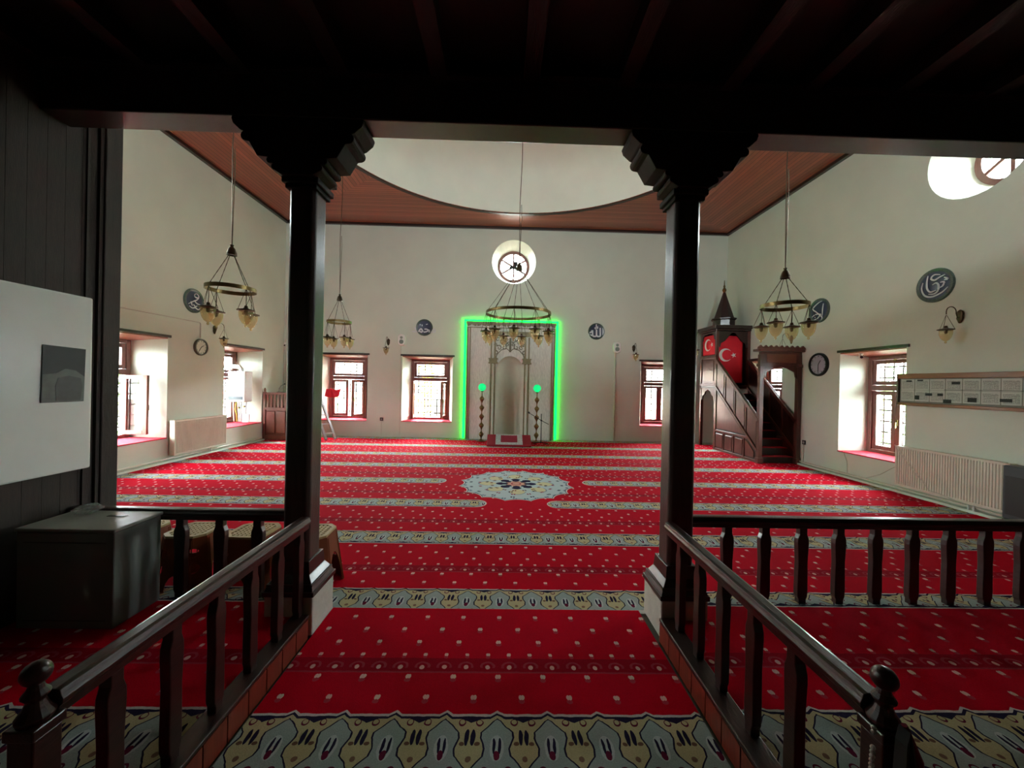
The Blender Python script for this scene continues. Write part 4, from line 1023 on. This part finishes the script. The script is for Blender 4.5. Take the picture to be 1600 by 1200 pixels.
for i in range(9):
    for j in (0, 1):
        o = obj('printed_sheet', shm, None, nb); o.location = (-W+.14+i*.205, -.0225, .075-j*.17)
for (x, z, w, h) in ((-.86, .13, .04, .012), (-.70, .14, .04, .01), (-.74, -.12, .03, .03), (-.58, -.07, .045, .02), (-.43, -.07, .035, .02), (-.34, -.16, .05, .025), (-.24, .10, .05, .02), (-.05, -.13, .05, .03), (.3, -.12, .06, .02), (.62, .06, .05, .03)):
    obj('printed_picture', MB().box(x-w, x+w, -.027, -.0245, z-h, z+h), DKP, nb)
obj('rule_line', MB().box(-.38, .6, -.0265, -.0245, -.0, .006), BLACK, nb)
obj('cover_glass', MB().box(-W+.02, W-.03, -.036, -.033, -.205, .17), glassmat('cover_glass', (.97, .98, .97), .0, .25), nb)
hb = thing('heater', 'dark grey upright appliance just beyond the right radiator', 'heater', (XR-.20, 4.34, 0))
obj('body', MB().box(-.1, .1, -.17, .17, .10, .74), mat('charcoal_case', '#34363a', .5), hb, bev=.015)
obj('foot', MB().box(-.12, .12, -.15, -.09, 0, .10), BLACK, hb); obj('foot', MB().box(-.12, .12, .09, .15, 0, .10), BLACK, hb)
obj('grille', MB().box(-.106, -.098, -.14, .14, .16, .62), BLACK, hb)
# ------------------------------------------------------------------ whiteboard on the planked wall
wbd = thing('whiteboard', 'large plain white board on the dark planked wall', 'whiteboard', (-2.87, 1.6, 1.545), PI/2)
obj('surface', MB().box(-.9, 1.105, -.03, -.002, -.59, .575), mat('white_board_gloss', '#eef3ee', .22, var=.02), wbd, bev=.012)
ps = thing('poster', 'dark square poster taped to the white board', 'poster', (-2.838, 2.535, 1.60), PI/2)
obj('sheet', MB().add([(-.128, -.004, -.185), (.112, -.004, -.185), (.12, -.004, .165), (-.122, -.004, .175), (-.128, -.001, -.185), (.112, -.001, -.185), (.12, -.001, .165), (-.122, -.001, .175)], [(0, 1, 2, 3), (7, 6, 5, 4), (0, 4, 5, 1), (1, 5, 6, 2), (2, 6, 7, 3), (3, 7, 4, 0)]), mat('dark_print', '#161c20', .5, var=.2), ps)
obj('printed_image', MB().prism([(-.123, -.01), (-.05, .0), (.0, .03), (.06, .02), (.113, -.02), (.110, -.183), (-.125, -.183)], 'y', -.0055, -.0042), mat('grey_print', '#5c625e', .5, var=.3, nscale=14), ps)
obj('printed_figure', MB().prism([(-.05, -.175), (-.055, -.08), (-.04, -.03), (.02, -.015), (.09, -.03), (.10, -.09), (.09, -.175)], 'y', -.0068, -.0056), mat('figure_print', '#353b38', .35, var=.25, nscale=30), ps)
# ------------------------------------------------------------------ metal box on the platform
bx = thing('metal_box', 'large grey metal box with a coin slot in its top', 'box', (-2.51, 2.42, ZP+.001))
BXM = mat('painted_steel', '#747672', .75, var=.08, nscale=3, spec=.2)
obj('body', MB().box(-.28, .27, -.155, .155, 0, .56), BXM, bx, bev=.008)
obj('lid', MB().box(-.29, .278, -.163, .16, .562, .582), mat('pale_lid', '#8f918b', .4, var=.08), bx, bev=.006)
obj('coin_slot', MB().box(.02, .13, .05, .075, .5825, .585), BLACK, bx)
obj('door_seam', MB().box(-.24, .23, -.1585, -.155, .05, .052).box(-.24, .23, -.1585, -.155, .50, .502), BLACK, bx)
q = MB().ball((0, 0, .02), .07, 14, 9, .35)
q.v = [(x+random.uniform(-.012, .012), y+random.uniform(-.012, .012), z+random.uniform(-.006, .008)) for x, y, z in q.v]
tag(obj('plastic_bag', q, glassmat('clear_plastic', (.85, .87, .87), .12, .15, .25, (.6, .62, .62)), loc=(-2.66, 2.52, ZP+.592)), 'crumpled clear plastic bag lying on the metal box', 'bag')
# ------------------------------------------------------------------ plastic stools behind the railing
def stool_meshes():
    h, a, b = .43, .155, .205
    v = []
    def ringpts(w, z, fl): return [(-w+fl, -w, z), (w-fl, -w, z), (w, -w+fl, z), (w, w-fl, z), (w-fl, w, z), (-w+fl, w, z), (-w, w-fl, z), (-w, -w+fl, z)]
    mb = MB(); o1 = ringpts(b, 0, .075); o2 = ringpts(a, h-.015, .06); n1 = ringpts(b-.008, 0, .071); n2 = ringpts(a-.008, h-.03, .058)
    mb.add(o1+o2+n1+n2, [(i, (i+1) % 8, 8+(i+1) % 8, 8+i) for i in range(8)]+[(16+i, 24+i, 24+(i+1) % 8, 16+(i+1) % 8) for i in range(8)]+[(i, 16+i, 16+(i+1) % 8, (i+1) % 8) for i in range(8)]+[tuple(8+i for i in range(8)), tuple(24+i for i in reversed(range(8)))])
    cut = MB()
    def oval(cx, cz, rx, rz, ax):
        pts = [(cx+rx*math.cos(2*PI*i/20), cz+rz*math.sin(2*PI*i/20)) for i in range(20)]
        cut.prism(pts, ax, -.3, .3)
    oval(0, .0, .10, .27, 'x')
    cut2 = MB()
    for cx, cz in ((-.10, .31), (.10, .31), (-.115, .20), (.115, .20), (0, .06)):
        pts = [(cx+(.032 if cz > .1 else .07)*math.cos(2*PI*i/14), cz+(.032 if cz > .1 else .10)*math.sin(2*PI*i/14)) for i in range(14)]
        cut2.prism(pts, 'y', -.3, .3)
    me = boolean(mb, cut, 'body', STOOL); me = boolean(me, cut2, 'body', STOOL)
    top = MB()
    w = a-.004
    oo = ringpts(w, 0, .056); ii = ringpts(w-.028, 0, .045)
    for i in range(8):
        j = (i+1) % 8; qd = [oo[i], oo[j], ii[j], ii[i]]
        top.prism([(q_[0], q_[1]) for q_ in qd], 'z', h-.016, h)
    k = 8
    for i in range(1, k):
        p = -w+.03+(2*w-.06)*i/k; 
        e = w-.03-max(0, abs(p)-(w-.075)); top.box(p-.008, p+.008, -e, e, h-.010, h-.001).box(-e, e, p-.008, p+.008, h-.012, h-.002)
    hole_shade = MB().prism([(q_[0], q_[1]) for q_ in ringpts(w-.01, 0, .05)], 'z', h-.02, h-.016)  # dark sheet under the lattice stands in for shade in its holes
    ribs = MB()
    for s in (-1, 1):
        for t_ in (-1, 1):
            for d in (.082, .1): ribs.tube([(s*(b-d), t_*(b+.002), 0), (s*(a-d*.8), t_*(a+.001), h-.03)], .004, 4)
            for d in (.082, .1): ribs.tube([(s*(b+.002), t_*(b-d), 0), (s*(a+.001), t_*(a-d*.8), h-.03)], .004, 4)
    return me, top.mesh('lattice_top', STOOLT), hole_shade.mesh('hole_shade_sheet', mat('shadow_plastic', '#4a3216', .6)), ribs.mesh('leg_ribs', STOOL)
SM = stool_meshes()
for i, (x, y, r, lab) in enumerate(((-1.46, 2.98, 3, 'brown plastic stool with lattice top beside the left column'), (-1.90, 2.99, -2, 'middle brown plastic stool with lattice top behind the left railing'), (-2.35, 2.99, 3, 'leftmost brown plastic stool, next to the grey metal box'), (-2.80, 3.03, -3, 'brown plastic stool mostly hidden behind the grey metal box'))):
    s = thing('stool', lab, 'stool', (x, y, 0), math.radians(r), 'brown plastic stools')
    for nm, me in zip(('body', 'lattice_top', 'hole_shade_sheet', 'leg_ribs'), SM): obj(nm, me, None, s)
# ------------------------------------------------------------------ things hung on the right newel
pb = thing('prayer_beads', 'string of pale prayer beads hung on the right newel post', 'prayer beads', (1.01, 1.00, .68))
bm_ = MB().ball((0, 0, 0), .0065, 8, 6).mesh('bead', mat('pale_bead', '#b9b6ae', .3))
for i in range(33):
    t = i/32; x = -.015-.01*math.sin(t*3)-.03*t*0; z = -.34*t
    o = obj('bead', bm_, None, pb); o.location = (x-.012*t, -.008-.02*t, z+.03*(t < .05))
duct('strap', 'dark red cord hung on the right newel post', [(1.085, 1.0, .71), (1.12, .99, .62), (1.125, .985, .5), (1.13, .98, .4), (1.125, .975, .3)], .008, mat('maroon_cord', '#7a1830', .8))
tag(obj('strap_bag', MB().add([(0, 0, 0), (.03, .02, .02), (.05, .03, -.02), (.07, .0, -.32), (.03, -.02, -.36), (-.02, -.01, -.33), (0, .03, 0), (.03, .05, .02), (.05, .06, -.02), (.07, .05, -.32), (.03, .03, -.36), (-.02, .03, -.33)], [(0, 5, 4, 3, 2, 1), (6, 7, 8, 9, 10, 11)]+[(i, (i+1) % 6, 6+(i+1) % 6, 6+i) for i in range(6)]), mat('black_fabric', '#151214', .9), loc=(1.035, .945, .70)), 'black cloth bag hung on the right newel post', 'bag')
# ------------------------------------------------------------------ outside, seen through the windows
GR = mat('paving_outside', '#b5b2a8', .9, var=.1, nscale=2)
struct('ground', MB().box(-40, 40, -20, 45, -.45, -.40), GR, label='pale paving outside the windows')
gw = thing('garden_wall', 'low pale wall with iron fence beyond the far windows', 'wall', (0, 16, -.4))
obj('masonry', MB().box(-14, 14, 0, .3, 0, 1.5), mat('rosy_masonry', '#b79a92', .9, var=.12, nscale=6), gw)
fb = MB().box(-.012, .012, .13, .155, 1.5, 2.6).mesh('fence_bar', IRON)
for i in range(110):
    o = obj('fence_bar', fb, None, gw); o.location = (-11+i*.2, 0, 0)
obj('fence_rail', MB().box(-12, 12, .12, .16, 2.45, 2.5).box(-12, 12, .12, .16, 1.6, 1.65), IRON, gw)
LEAF = mat('leaves', '#5f7f3a', .6, var=.35, nscale=30)
YLEAF = mat('yellow_leaves', '#b3a236', .6, var=.3, nscale=30)
def shrub(loc, r, h, n, m, lab, grp):
    s = thing('shrub', lab, 'shrub', loc, 0, grp)
    q = MB(); rnd = random.Random(int(loc[0]*10+loc[1]))
    for i in range(n):
        u, v, w = rnd.gauss(0, .45), rnd.gauss(0, .45), rnd.random()
        c = Vector((u*r*(1-.4*w), v*r*(1-.4*w), .2+w*h)); a = Vector((rnd.uniform(-1, 1), rnd.uniform(-1, 1), rnd.uniform(-1, 1))).normalized()*.09
        b = a.orthogonal().normalized()*.05
        q.add([c-a, c-b, c+a, c+b], [(0, 1, 2, 3)])
    o = obj('foliage', q, m, s); obj('stem', MB().tube([(0, 0, 0), (.03, 0, h*.5), (0, .02, h*.8)], [.05, .04, .02], 7), IRON, s)
shrub((-9.2, 8.2, -.4), .9, 2.6, 900, LEAF, 'green shrub outside the left windows', 'garden shrubs')
shrub((-9.6, 10.6, -.4), 1.1, 2.8, 900, LEAF, 'tall green shrub outside beyond the boiler window', 'garden shrubs')
shrub((-8.9, 6.0, -.4), .8, 2.0, 700, LEAF, 'low green shrub outside the first left window', 'garden shrubs')
shrub((-2.9, 14.6, -.4), .5, 2.6, 260, YLEAF, 'yellowing shrub outside the window left of the niche', 'garden shrubs')
shrub((-6.6, 14.2, -.4), .6, 1.2, 400, LEAF, 'small green shrub outside the left far window', 'garden shrubs')
shrub((9.6, 9.2, -.4), 1.0, 2.4, 700, LEAF, 'green shrub outside the right windows', 'garden shrubs')
ac = thing('outdoor_unit', 'grey outdoor air unit on a stand outside the window', 'air conditioner', (-1.98, 12.2, -.4))
obj('housing', MB().box(-.25, .35, -.15, .15, 1.0, 1.45), GREYM, ac, bev=.02); obj('stand', MB().box(-.22, -.18, -.12, .12, 0, 1.0).box(.28, .32, -.12, .12, 0, 1.0).box(-.5, .5, -.2, .2, .93, .98), GREYM, ac)
bl = thing('building', 'pale rendered building across the garden', 'building', (2, 24, -.4))
obj('wall', MB().box(-16, 14, 0, 6, 0, 3.2), mat('pale_render', '#c9c4b4', .9), bl)
obj('roof', MB().prism([(-.4, 3.2), (6.4, 3.2), (3, 4.6)], 'x', -16.5, 14.5), mat('roof_tiles', '#a0624a', .8, var=.2), bl)
wm = MB().box(-.5, .5, -.04, .02, 0, 1.3).mesh('window', mat('dark_glazing', '#5a6468', .2))
for i in range(9):
    o = obj('window', wm, None, bl); o.location = (-14+i*3.2, 0, 1.1)
